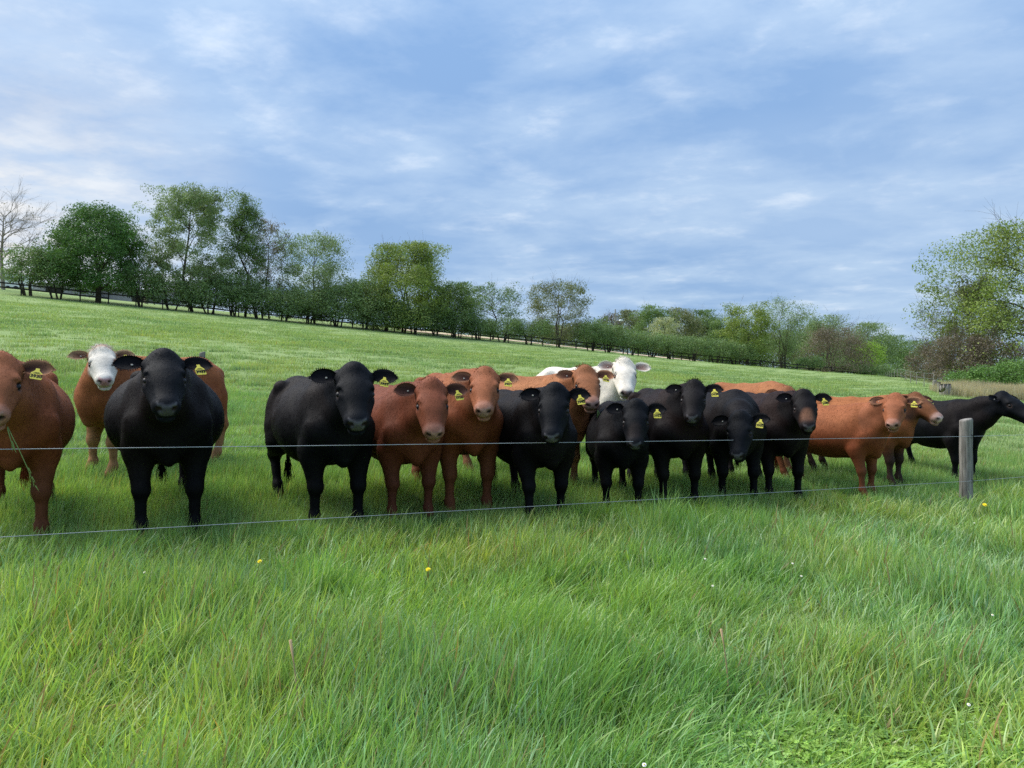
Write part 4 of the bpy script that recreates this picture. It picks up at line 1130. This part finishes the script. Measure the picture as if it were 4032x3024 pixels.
hedge_tree('bushy_tree', 'upright olive green tree right of the large bushy one', 'tree', 990, 125, 612, 'airy', back=1.5, leaf='mid', dens=2.0, size=.32, trunk_h=.04, shape='dome', stems=3, tr=.17, seed=9, group=G1)
hedge_tree('airy_tree', 'open forked tree with sky showing through its crown', 'tree', 1092, 128, 618, 'airy', back=4, leaf='mid', dens=.85, size=.30, trunk_h=.24, shape='oval', tr=.16, seed=10, group=G1, clump=.075)
hedge_tree('bare_tree', 'brownish almost bare tree with fine upright twigs mid picture', 'tree', 1216, 132, 600, 'bare', back=1.2, leaf='olive', dens=1.0, size=.30, trunk_h=.06, shape='oval', stems=4, tr=.2, seed=11, bark=M_TWIG, group=G1, twig=.8)
hedge_tree('bushy_tree', 'medium yellow green tree before the pale vase shaped one', 'tree', 1622, 105, 655, 'airy', back=1.0, leaf='yellow', dens=1.7, size=.36, trunk_h=.10, tr=.18, seed=12, group=G1)
hedge_tree('vase_tree', 'vase shaped pale tree with many thin upright stems', 'tree', 1702, 125, 640, 'airy', back=1.0, leaf='pale', dens=.62, size=.34, trunk_h=.22, shape='vase', stems=6, tr=.22, seed=13, group=G1)
hedge_tree('brown_tree', 'brown leafless bushy tree in the right half of the hedge', 'tree', 1812, 155, 700, 'bare', back=0.8, leaf='brown', dens=.95, size=.36, trunk_h=.07, shape='dome', stems=4, tr=.2, seed=14, bark=M_TWIG, group=G1, twig=.6)
hedge_tree('airy_tree', 'grey green airy tree behind the brown bushy one', 'tree', 1868, 120, 682, 'airy', back=9, leaf='pale', dens=.95, size=.38, trunk_h=.06, shape='dome', stems=3, tr=.2, seed=15, group=G1)
hedge_tree('lime_tree', 'bright lime green tree at the right end of the hedge', 'tree', 1936, 90, 735, 'dense', back=6, leaf='lime', dens=1.5, size=.40, trunk_h=.06, shape='dome', tr=.2, seed=16, group=G1)
hedge_tree('airy_tree', 'soft green tree between the lime one and the brown thicket', 'tree', 2010, 130, 700, 'airy', back=14, leaf='pale', dens=1.2, size=.42, trunk_h=.05, shape='dome', stems=3, tr=.22, seed=17, group=G1)
# clipped hawthorns of the hedge itself
G2 = 'hawthorn bushes of the pasture hedge'
HAW = [(62, 95, 530, .26, 'left bush beside the fence rail, below the bare tree'), (122, 100, 545, .27, 'bush in the shade of the round dark tree, on its left'), (306, 100, 575, .25, 'bush on the right of the round dark tree'),
       (371, 105, 600, .24, 'bush at the foot of the tallest pale tree, on its left'), (452, 110, 598, .22, 'bush at the foot of the tallest pale tree, on its right'), (506, 110, 592, .20, 'bush below the pointed green tree'),
       (560, 110, 615, .20, 'bush below the thin brownish tree'), (612, 110, 628, .18, 'bush right of the thin brownish tree'), (668, 120, 622, .16, 'bush below the pale open crowned tree'), (730, 120, 612, .14, 'bush right of the pale open crowned tree'),
       (790, 120, 600, .12, 'tall bush left of the large bushy tree'), (838, 110, 640, .12, 'bush low in the large bushy tree'), (893, 100, 660, .18, 'bush under the large bushy tree'), (943, 90, 662, .24, 'bush left under the upright olive tree'), (990, 92, 668, .24, 'bush right under the upright olive tree'),
       (1034, 76, 690, .30, 'small bush before the gap with the sand track'), (1085, 88, 688, .30, 'bush below the open forked tree'), (1145, 92, 690, .30, 'bush left of the almost bare tree'),
       (1276, 86, 697, .30, 'rounded bush right of the almost bare tree'), (1311, 88, 700, .30, 'rounded bush below the light pole'), (1361, 88, 715, .28, 'bush right of the light pole'), (1407, 88, 720, .26, 'bush below the pale flowering tree'),
       (1450, 88, 724, .26, 'bush right of the pale flowering tree'), (1496, 84, 726, .26, 'bush midway along the clipped hedge'), (1546, 84, 732, .26, 'last rounded bush before the yellow green tree'), (1590, 76, 742, .28, 'bush left below the yellow green tree'),
       (1749, 60, 770, .30, 'small bush between the vase shaped and the brown tree'), (1838, 70, 785, .30, 'dark bush right of the brown tree'), (1883, 76, 788, .28, 'dark bush below the lime tree'), (1945, 70, 796, .24, 'low dark bush at the right end of the hedge'), (1992, 60, 800, .20, 'lowest dark bush near the corner posts')]
for i, (uc, w, vt, th, lab) in enumerate(HAW):
    hedge_tree('hawthorn', 'dark green hawthorn, ' + lab, 'bush', uc, w * 1.12, vt - 4, 'dense', leaf='haw', dens=1.75, size=.30, trunk_h=th, shape='dome', stems=4, tr=.22, seed=40 + i, group=G2, clump=.10)
# wood behind the hedge
EXTRA = [(1592, 80, 722, 'mid', 'low far tree left of the yellow green crown'), (1500, 80, 705, 'olive', 'low olive far tree behind the clipped hedge'), (1060, 90, 720, 'mid', 'low green far tree behind the open forked one'), (1130, 90, 715, 'olive', 'olive far tree behind the open forked one, on its right'), (1195, 80, 705, 'mid', 'green far tree behind the almost bare one, on its left'), (1245, 80, 700, 'olive', 'olive far tree behind the almost bare one, on its right'),
         (1620, 90, 715, 'mid', 'far tree seen under the yellow green crown'), (1680, 90, 720, 'olive', 'olive far tree seen between the vase shaped stems'), (1725, 80, 715, 'mid', 'green far tree right of the vase shaped stems'), (1840, 90, 735, 'mid', 'green far tree right of the brown bushy one'), (960, 90, 712, 'mid', 'far tree behind the upright olive tree')]
G3 = 'trees of the far wood'
FAR = [(1288, 70, 690, 'mid', 'green far tree behind the almost bare one'), (1318, 55, 672, 'brown', 'bare brown far tree left of the light pole'), (1362, 70, 672, 'olive', 'olive far tree right of the light pole'), (1408, 80, 664, 'mid', 'taller green far tree'),
       (1470, 80, 668, 'olive', 'dull olive far tree behind the pale flowering tree'), (1525, 85, 672, 'mid', 'blue green far tree before the yellow green one'), (1560, 60, 695, 'mid', 'last far tree behind the yellow green one'),
       (1765, 90, 705, 'olive', 'far tree behind the brown bushy tree'), (1985, 90, 738, 'mid', 'far green tree on the skyline at right'), (1915, 90, 728, 'mid', 'far tree on the skyline behind the lime one')]
for i, (uc, w, vt, lf, lab) in enumerate(FAR + EXTRA):
    y = 215 + 12 * (i % 3); x = (uc * K - 512) / F * y; H = zrow(vt * K, y) - gz(x, y)
    tree('far_tree', lab, 'tree', x, y, size_at(y, w * 1.35), H, 'airy' if lf != 'brown' else 'bare', leaf=lf, dens=1.5 if lf != 'brown' else .8, size=.62, trunk_h=.10, shape='dome', stems=2, tr=.25, seed=90 + i, group=G3, bark=M_TWIG)
y = 165; x = (1432 * K - 512) / F * y
tree('flowering_tree', 'pale flowering tree rising behind the clipped hedge', 'tree', x, y, size_at(y, 62), zrow(688 * K, y) - gz(x, y), 'airy', leaf='blossom', dens=1.3, size=.4, trunk_h=.2, tr=.2, seed=120, group=G3)
# thicket at the right: big yellow green tree, brown bushes, green shrubs
G4 = 'thicket at the right picture edge'
def rt(name, label, cat, uc, w, vt, y, kind, **kw):
    x = (uc * K - 512) / F * y
    tree(name, label, cat, x, y, size_at(y, w), zrow(vt * K, y) - gz(x, y), kind, group=G4, **kw)
rt('large_tree', 'large spreading yellow green tree cut off by the right edge', 'tree', 2235, 400, 492, 82, 'airy', leaf='yellow', dens=2.1, size=.36, trunk_h=.04, shape='dome', tr=.42, seed=130, clump=.075)
rt('airy_tree', 'slender olive green tree at the left side of the large spreading one', 'tree', 2110, 150, 600, 86, 'airy', leaf='olive', dens=1.1, size=.32, trunk_h=.12, shape='dome', stems=3, tr=.2, seed=131)
rt('bare_tree', 'small leafless tree with bare twigs left of the large spreading one', 'tree', 2040, 120, 640, 92, 'bare', dens=.10, leaf='olive', size=.3, trunk_h=.12, stems=3, tr=.14, seed=132, bark=M_TWIG)
for i, (uc, w, vt, y, lab) in enumerate([(2010, 110, 742, 88, 'left brown bush of the thicket'), (2075, 150, 715, 80, 'broad brown leafless bush below the large tree'), (2150, 150, 722, 78, 'brown leafless bush right of the broad one')]):
    rt('brown_bush', lab, 'bush', uc, w, vt, y, 'bare', leaf='brown', dens=.95, size=.26, trunk_h=.03, shape='dome', stems=5, tr=.13, seed=140 + i, bark=M_TWIG, twig=.8)
for i, (uc, w, vt, y, lab) in enumerate([(2085, 90, 798, 72, 'low green shrub behind the dry reeds, the left one'), (2140, 110, 782, 70, 'green shrub above the dry reeds, left of the tallest'), (2205, 120, 768, 69, 'tallest green shrub at the right edge above the reeds')]):
    rt('green_shrub', lab, 'bush', uc, w, vt, y, 'dense', leaf='shrub', dens=1.9, size=.26, trunk_h=.03, shape='dome', stems=4, tr=.1, seed=150 + i)

# ------------------------------------------------------------------ hedge fence: posts and dark rails
hx0, hy0 = hedge(-40); hx1, hy1 = hedge(2010 * K)
hd = np.array([hx1 - hx0, hy1 - hy0]); HL = np.linalg.norm(hd); hd /= HL
hn = np.array([-hd[1], hd[0]])
npost = int(HL / 2.75)
rail_f = thing('rail_fence', (hx0 - hn[0] * .75, hy0 - hn[1] * .75, gz(hx0, hy0)), 'dark wooden post and rail fence running along the foot of the hedge', 'fence')
def pm():
    mb = MB(); mb.box((0, 0, .55), (.13, .11, 1.7), top=.97); return mb
pb = pm(); pme = None; org = np.array(rail_f.location)
rme = {}
pts_ = []
for i in range(npost + 1):
    q = np.array([hx0, hy0]) + hd * (HL * i / npost) - hn * .75
    pts_.append(np.array([q[0], q[1], gz(*q)]))
ang = math.atan2(hd[1], hd[0])
for i, q in enumerate(pts_):
    if pme is None:
        o = pb.build('post', M_DARKWOOD, rail_f); pme = o.data
    else:
        o = bpy.data.objects.new('post', pme); COL.objects.link(o); o.parent = rail_f
    o.location = q - org; o.rotation_euler = (0, 0, ang)
L = HL / npost
mb = MB(); mb.box((L / 2, -.085, 0), (L - .02, .045, .15)); rmesh = None
for i in range(npost):
    a, b = pts_[i], pts_[i + 1]
    pit = -math.atan2(b[2] - a[2], L)
    for h in (1.18, .70):
        if h < 1 and (i * 7) % 5 == 0: continue
        if rmesh is None:
            o = mb.build('rail', M_DARKWOOD, rail_f); rmesh = o.data
        else:
            o = bpy.data.objects.new('rail', rmesh); COL.objects.link(o); o.parent = rail_f
        o.location = a - org + np.array([0, 0, h]); o.rotation_euler = (0, pit, ang)

# ------------------------------------------------------------------ beyond the hedge: sand track, sheds, parked trailers, light pole
def strip(name, label, s0, s1, d0, d1, mat, lift, n=60, wig=.8):
    V = []; Fc = []
    for i in range(n + 1):
        s = s0 + (s1 - s0) * i / n
        for j in range(5):
            d = d0 + (d1 - d0) * j / 4 + wig * math.sin(s * .13) + .3 * math.sin(s * .9 + j)
            p = FP + FE * s + FN * d; V.append((p[0], p[1], gz(*p) + lift))
    for i in range(n):
        for j in range(4): a = i * 5 + j; Fc.append((a, a + 5, a + 6, a + 1))
    o = mesh_obj(name, V, Fc, mat); tag(o, label, None, None, 'structure'); return o
strip('track', 'pale sand track behind the hedge', 30, 84, 96.5, 101.5, M_SAND, .06)
def shed(label, uc, y, w, dpt, h, rz):
    x = (uc * K - 512) / F * y; z = gz(x, y)
    r = thing('farm_shed', (x, y, z), label, 'shed', 'low farm sheds behind the hedge', rz)
    mb = MB(); mb.box((0, 0, h / 2 - .3), (w, dpt, h + .6)); mb.build('wall', M_SHED, r)
    mb = MB(); hw, hd_, e = w / 2 + .3, dpt / 2 + .4, h + .02
    t = h + dpt * .16
    mb.add([(-hw, -hd_, e), (hw, -hd_, e), (hw, hd_, e), (-hw, hd_, e), (-hw, 0, t), (hw, 0, t), (-hw, -hd_, e - .12), (hw, -hd_, e - .12), (hw, hd_, e - .12), (-hw, hd_, e - .12)],
           [(0, 1, 5, 4), (2, 3, 4, 5), (0, 4, 3, 9, 6), (1, 7, 8, 2, 5), (6, 7, 1, 0), (8, 9, 3, 2), (9, 8, 7, 6)]); mb.build('roof', M_ROOF, r)
    for k in range(max(1, int(w / 7))):
        mb = MB(); mb.box((-w / 2 + 3 + k * 7, -dpt / 2 - .03, h * .40), (2.4, .06, h * .78)); mb.build('door', M_DARKWOOD, r)
shed('long low grey shed glimpsed under the round dark tree', 258, 128, 26, 8, 2.6, math.radians(14))
shed('smaller grey shed glimpsed left of the round dark tree trunk', 150, 122, 9, 6, 2.3, math.radians(20))
def trailer(label, uc, y, rz, mat, L=4.4, h=1.9):
    x = (uc * K - 512) / F * y; z = gz(x, y)
    r = thing('livestock_trailer', (x, y, z), label, 'trailer', 'trailers parked behind the hedge', rz)
    mb = MB(); mb.box((0, 0, .55 + h / 2), (L, 1.9, h), top=.96); mb.build('body', mat, r)
    mb = MB(); mb.box((-.2, -.965, .55 + h * .68), (L * .7, .05, .28)); mb.build('vent', M_GLASS, r)
    for sx in (-.5, .5):
        for sy in (-.92, .92):
            mb = MB(); mb.tube([(sx, sy - .1, .36), (sx, sy + .1, .36)], [.36, .36], 12); mb.build('wheel', M_DARK, r)
    mb = MB(); mb.tube([(L / 2 - .05, 0, .55), (L / 2 + 1.1, 0, .5)], [.06, .05], 6); mb.build('drawbar', M_GREYP, r)
trailer('white trailer parked at the far left behind the hedge fence', 30, 112, .3, M_WHITE)
trailer('white trailer parked behind the bushes right of the round dark tree', 425, 122, .2, M_WHITE)
trailer('grey trailer parked beside the white one behind the tall pale tree', 392, 126, .35, M_GREYP, 4.0, 1.6)
y = 178; x = (1329 * K - 512) / F * y; z = gz(x, y)
r = thing('light_pole', (x, y, z), 'tall pale light pole with one lamp behind the clipped hedge', 'light pole')
hp_ = zrow(668 * K, y) - z
mb = MB(); mb.tube([(0, 0, -.3), (0, 0, hp_)], [.20, .12], 8); mb.build('pole', M_POST, r)
zl = zrow(694 * K, y) - z
mb = MB(); mb.tube([(0, 0, zl), (.5, -.3, zl + .15), (1.0, -.6, zl + .2)], [.06, .06, .05], 6); mb.build('arm', M_GREYP, r)
mb = MB(); mb.box((1.25, -.75, zl + .2), (.9, .5, .28), .5, top=.7); mb.build('lamp_head', M_WHITE, r)

# ------------------------------------------------------------------ corner posts, thin wire fence and dry reeds at the right
def small_post(label, uc, vt, y, r, name='corner_post', vb=None):
    x = (uc * K - 512) / F * y; z = gz(x, y)
    h = zrow(vt * K, y) - z
    V, Fc = post_mesh(int(uc), h, r, .3)
    o = mesh_obj(name, V, Fc, M_POST, None, True); o.location = (x, y, z)
    tag(o, label, 'post', 'posts at the right field corner')
small_post('taller grey corner post left of the dry reeds', 2019, 821, 52, .13)
small_post('shorter grey post right beside the taller corner post', 2028, 833, 50, .11)
small_post('short stout brown post in front of the dry reeds', 2042, 846, 44, .30)
x = (437 * K - 512) / F * 12.2; y = 12.2
V, Fc = post_mesh(77, zrow(761 * K, y) - gz(x, y), .045, .3)
o = mesh_obj('field_post', V, Fc, M_POST, None, True); o.location = (x, y, gz(x, y)); tag(o, 'thin grey post sticking up behind the back of the white faced cow', 'post')
x0, y0 = (2017 * K - 512) / F * 56, 56.0; x1, y1 = hedge(1890 * K); y1 -= 4
fl = thing('thin_fence', (x0, y0, gz(x0, y0)), 'thin pale wire fence from the corner posts towards the hedge', 'fence')
o0 = Vector(fl.location); pm_ = None; top = []
for i in range(12):
    t = i / 11; xx, yy = x0 + (x1 - x0) * t, y0 + (y1 - y0) * t; zz = gz(xx, yy)
    if pm_ is None:
        mb = MB(); mb.tube([(0, 0, -.2), (0, 0, 1.15)], [.035, .03], 6); o = mb.build('post', M_POST, fl); pm_ = o.data
    else:
        o = bpy.data.objects.new('post', pm_); COL.objects.link(o); o.parent = fl
    o.location = Vector((xx, yy, zz)) - o0; top.append(Vector((xx, yy, zz)) - o0)
for h in (1.15, .75, .35):
    mb = MB(); mb.tube([p + Vector((0, 0, h)) for p in top], [.006] * 12, 4); mb.build('wire', M_WIRE, fl)
def make_reeds():
    rng = np.random.RandomState(9); protos = []
    for i in range(4):
        protos.append(blade_clump(200 + i, 42, .5, .45, 1.15, .010, .022, (.02, 0), 3, .22, [(.42, .36, .27), (.50, .43, .34), (.34, .29, .22)], 0))
    n = 1500
    u = rng.uniform(2022, 2330, n); y = rng.uniform(43, 55, n); x = (u * K - 512) / F * y
    k = x > (2036 * K - 512) / F * 48 + .45 * (y - 48); x, y = x[k], y[k]; n = len(x); z = ground(x, y)
    hv = np.clip(.85 + .3 * vnoise(x, y, 31, .9), .4, 1.4)
    t = 1 + .2 * vnoise(x, y, 32, 1.2)[:, None] * np.array([1, .9, .8])
    scatter('dry_reeds', 'bed of tall dry tan reeds below the thicket', protos, np.stack([x, y, z], 1), rng.uniform(0, 6.28, n), np.stack([np.ones(n), np.ones(n), hv], 1), rng.randint(0, 4, n), t)
make_reeds()

# ------------------------------------------------------------------ flowers and stalks in the grass
def stalk(p, h, lean, r, n=5):
    q = [Vector(p) + Vector((lean[0] * t * t, lean[1] * t * t, h * t)) for t in np.linspace(0, 1, n)]
    return q
def flower(name, label, cat, u, v, mat, rad, h=.28, group=None, petals=14, stem=None, dome=.4):
    # stands where the column and row of its head meet head height above the turf
    y = 3.0
    for _ in range(40):
        zz = ground((u - 512) / F * y, y) + h; y = y + (zrow(v, y) < zz) * -.15 + (zrow(v, y) > zz) * .15
        if y < 2.2: break
    x = (u - 512) / F * y; z = gz(x, y)
    r = thing(name, (x, y, z), label, cat, group)
    mb = MB(); q = stalk((0, 0, 0), h, (.03, 0), .002); mb.tube(q, [.0026] * 5, 5); mb.build('stem', stem or M_STEM, r)
    c = q[-1]; mb = MB(); rng = np.random.RandomState(int(u * 10))
    nf = Vector((-.05, -.55, .8)).normalized(); a = nf.cross(Vector((1, 0, 0))).normalized(); b = nf.cross(a)
    for ring, (rr, up) in enumerate(((rad, .0), (rad * .62, rad * .3 * dome))):
        for k in range(petals):
            th = 6.283 * (k + .5 * ring) / petals; d = a * math.cos(th) + b * math.sin(th); t = a * -math.sin(th) + b * math.cos(th); w = rr * .25
            base = c + nf * up
            mb.add([base + d * rr * .1 - t * w * .3, base + d * rr * .75 - t * w, base + d * rr + nf * rad * .12, base + d * rr * .75 + t * w], [(0, 1, 2, 3)])
    mb.build('petals', mat, r)['kind'] = 'stuff'
    mb = MB(); mb.tube([c - nf * .006, c + nf * .002, c + nf * (.004 + rad * .2 * dome)], [rad * .28, rad * .34, rad * .12], 8); mb.build('flower_centre', M_PETY, r)
flower('dandelion', 'yellow dandelion in the grass below the red cows, mid picture', 'flower', 423, 570, M_PETY, .015, .27, 'yellow dandelions', 18, dome=1.4)
flower('dandelion', 'yellow dandelion beside the foot of the wooden post', 'flower', 981.5, 505, M_PETY, .021, .36, 'yellow dandelions', 18, dome=1.4)
flower('dandelion', 'small yellow dandelion low in the grass left of centre', 'flower', 254.6, 568, M_PETY, .014, .25, 'yellow dandelions', 18, dome=1.4)
for (u, v, lab) in ((700.6, 554, 'upper white daisy of the pair right of centre'), (707.6, 584, 'lower white daisy of the pair right of centre'), (788, 563.6, 'upper white daisy below the cow with the tan nose'), (796.6, 577.5, 'lower white daisy below the cow with the tan nose'),
    (971, 525, 'white daisy below the dandelion at the wooden post'), (987, 614, 'white daisy near the right edge, halfway down the verge'), (961, 702, 'white daisy in the clover at the lower right corner'), 
    (634.6, 747, 'white daisy at the bottom edge right of centre'), (139, 577, 'white daisy below the broad black cow at left')):
    flower('daisy', lab, 'flower', u, v, M_PETW, .0075, .24, 'white daisies in the verge grass', 12, dome=.8)
def dry_stalk(label, u, v, vb, h=.42):
    y = 3.0
    for _ in range(60):
        zz = gz((u - 512) / F * y, y) + h; y += .1 if zrow(v, y) > zz else -.1
        if y < 2.2: break
    x = (u - 512) / F * y
    mb = MB(); q = stalk((0, 0, 0), h, (-.035, 0), .002, 6); mb.tube(q, [.0042, .0038, .0034, .003, .0028, .006], 5)
    o = mb.build('dry_stalk', M_STRAW, None, True); o.location = (x, y, gz(x, y)); tag(o, label, 'stalk', 'dry flower stalks')
dry_stalk('brown dry flower stalk standing upright in the lower left grass', 300, 637, 684)
dry_stalk('brown dry flower stalk right of centre in the grass', 729, 622, 650, .36)
# stalks held in two mouths
def mouth_stalk(idx, label, dirs, L):
    root, hp0, R = HERD[idx]
    bpy.context.view_layer.update()
    M = root.matrix_world
    p = M @ Vector(hp0(.46, .06, -.068)); mb = MB()
    for (d, l) in dirs:
        d = Vector(d).normalized(); q = [Vector((0, 0, 0)) + d * l * t + Vector((0, 0, -.09 * l * t * t * 3)) for t in np.linspace(0, 1, 5)]
        mb.tube([Vector((0, .012, 0))] + q[1:], [.0032, .003, .0028, .0024, .0016], 5)
        e = q[-1]
        for k in range(5):
            b = q[3] + (e - q[3]) * k / 4; mb.add([b, b + Vector((.008, 0, .004)), b + d * .03 + Vector((.012 * (-1) ** k, 0, -.012))], [(0, 1, 2)])
    o = mb.build('grass_stalk', M_STEM, None, True); o.location = p; tag(o, label, 'grass stalk', 'grass stalks held in mouths')
mouth_stalk(0, 'green grass stalk hanging from the mouth of the leftmost red cow', [((.62, -.15, -.8), .34), ((.35, -.2, -.5), .12)], .3)
mouth_stalk(7, 'dry grass wisps hanging from the mouth of the orange red cow', [((.5, -.1, -.85), .36), ((-.1, -.1, -.8), .17), ((.1, -.1, -.9), .14)], .3)
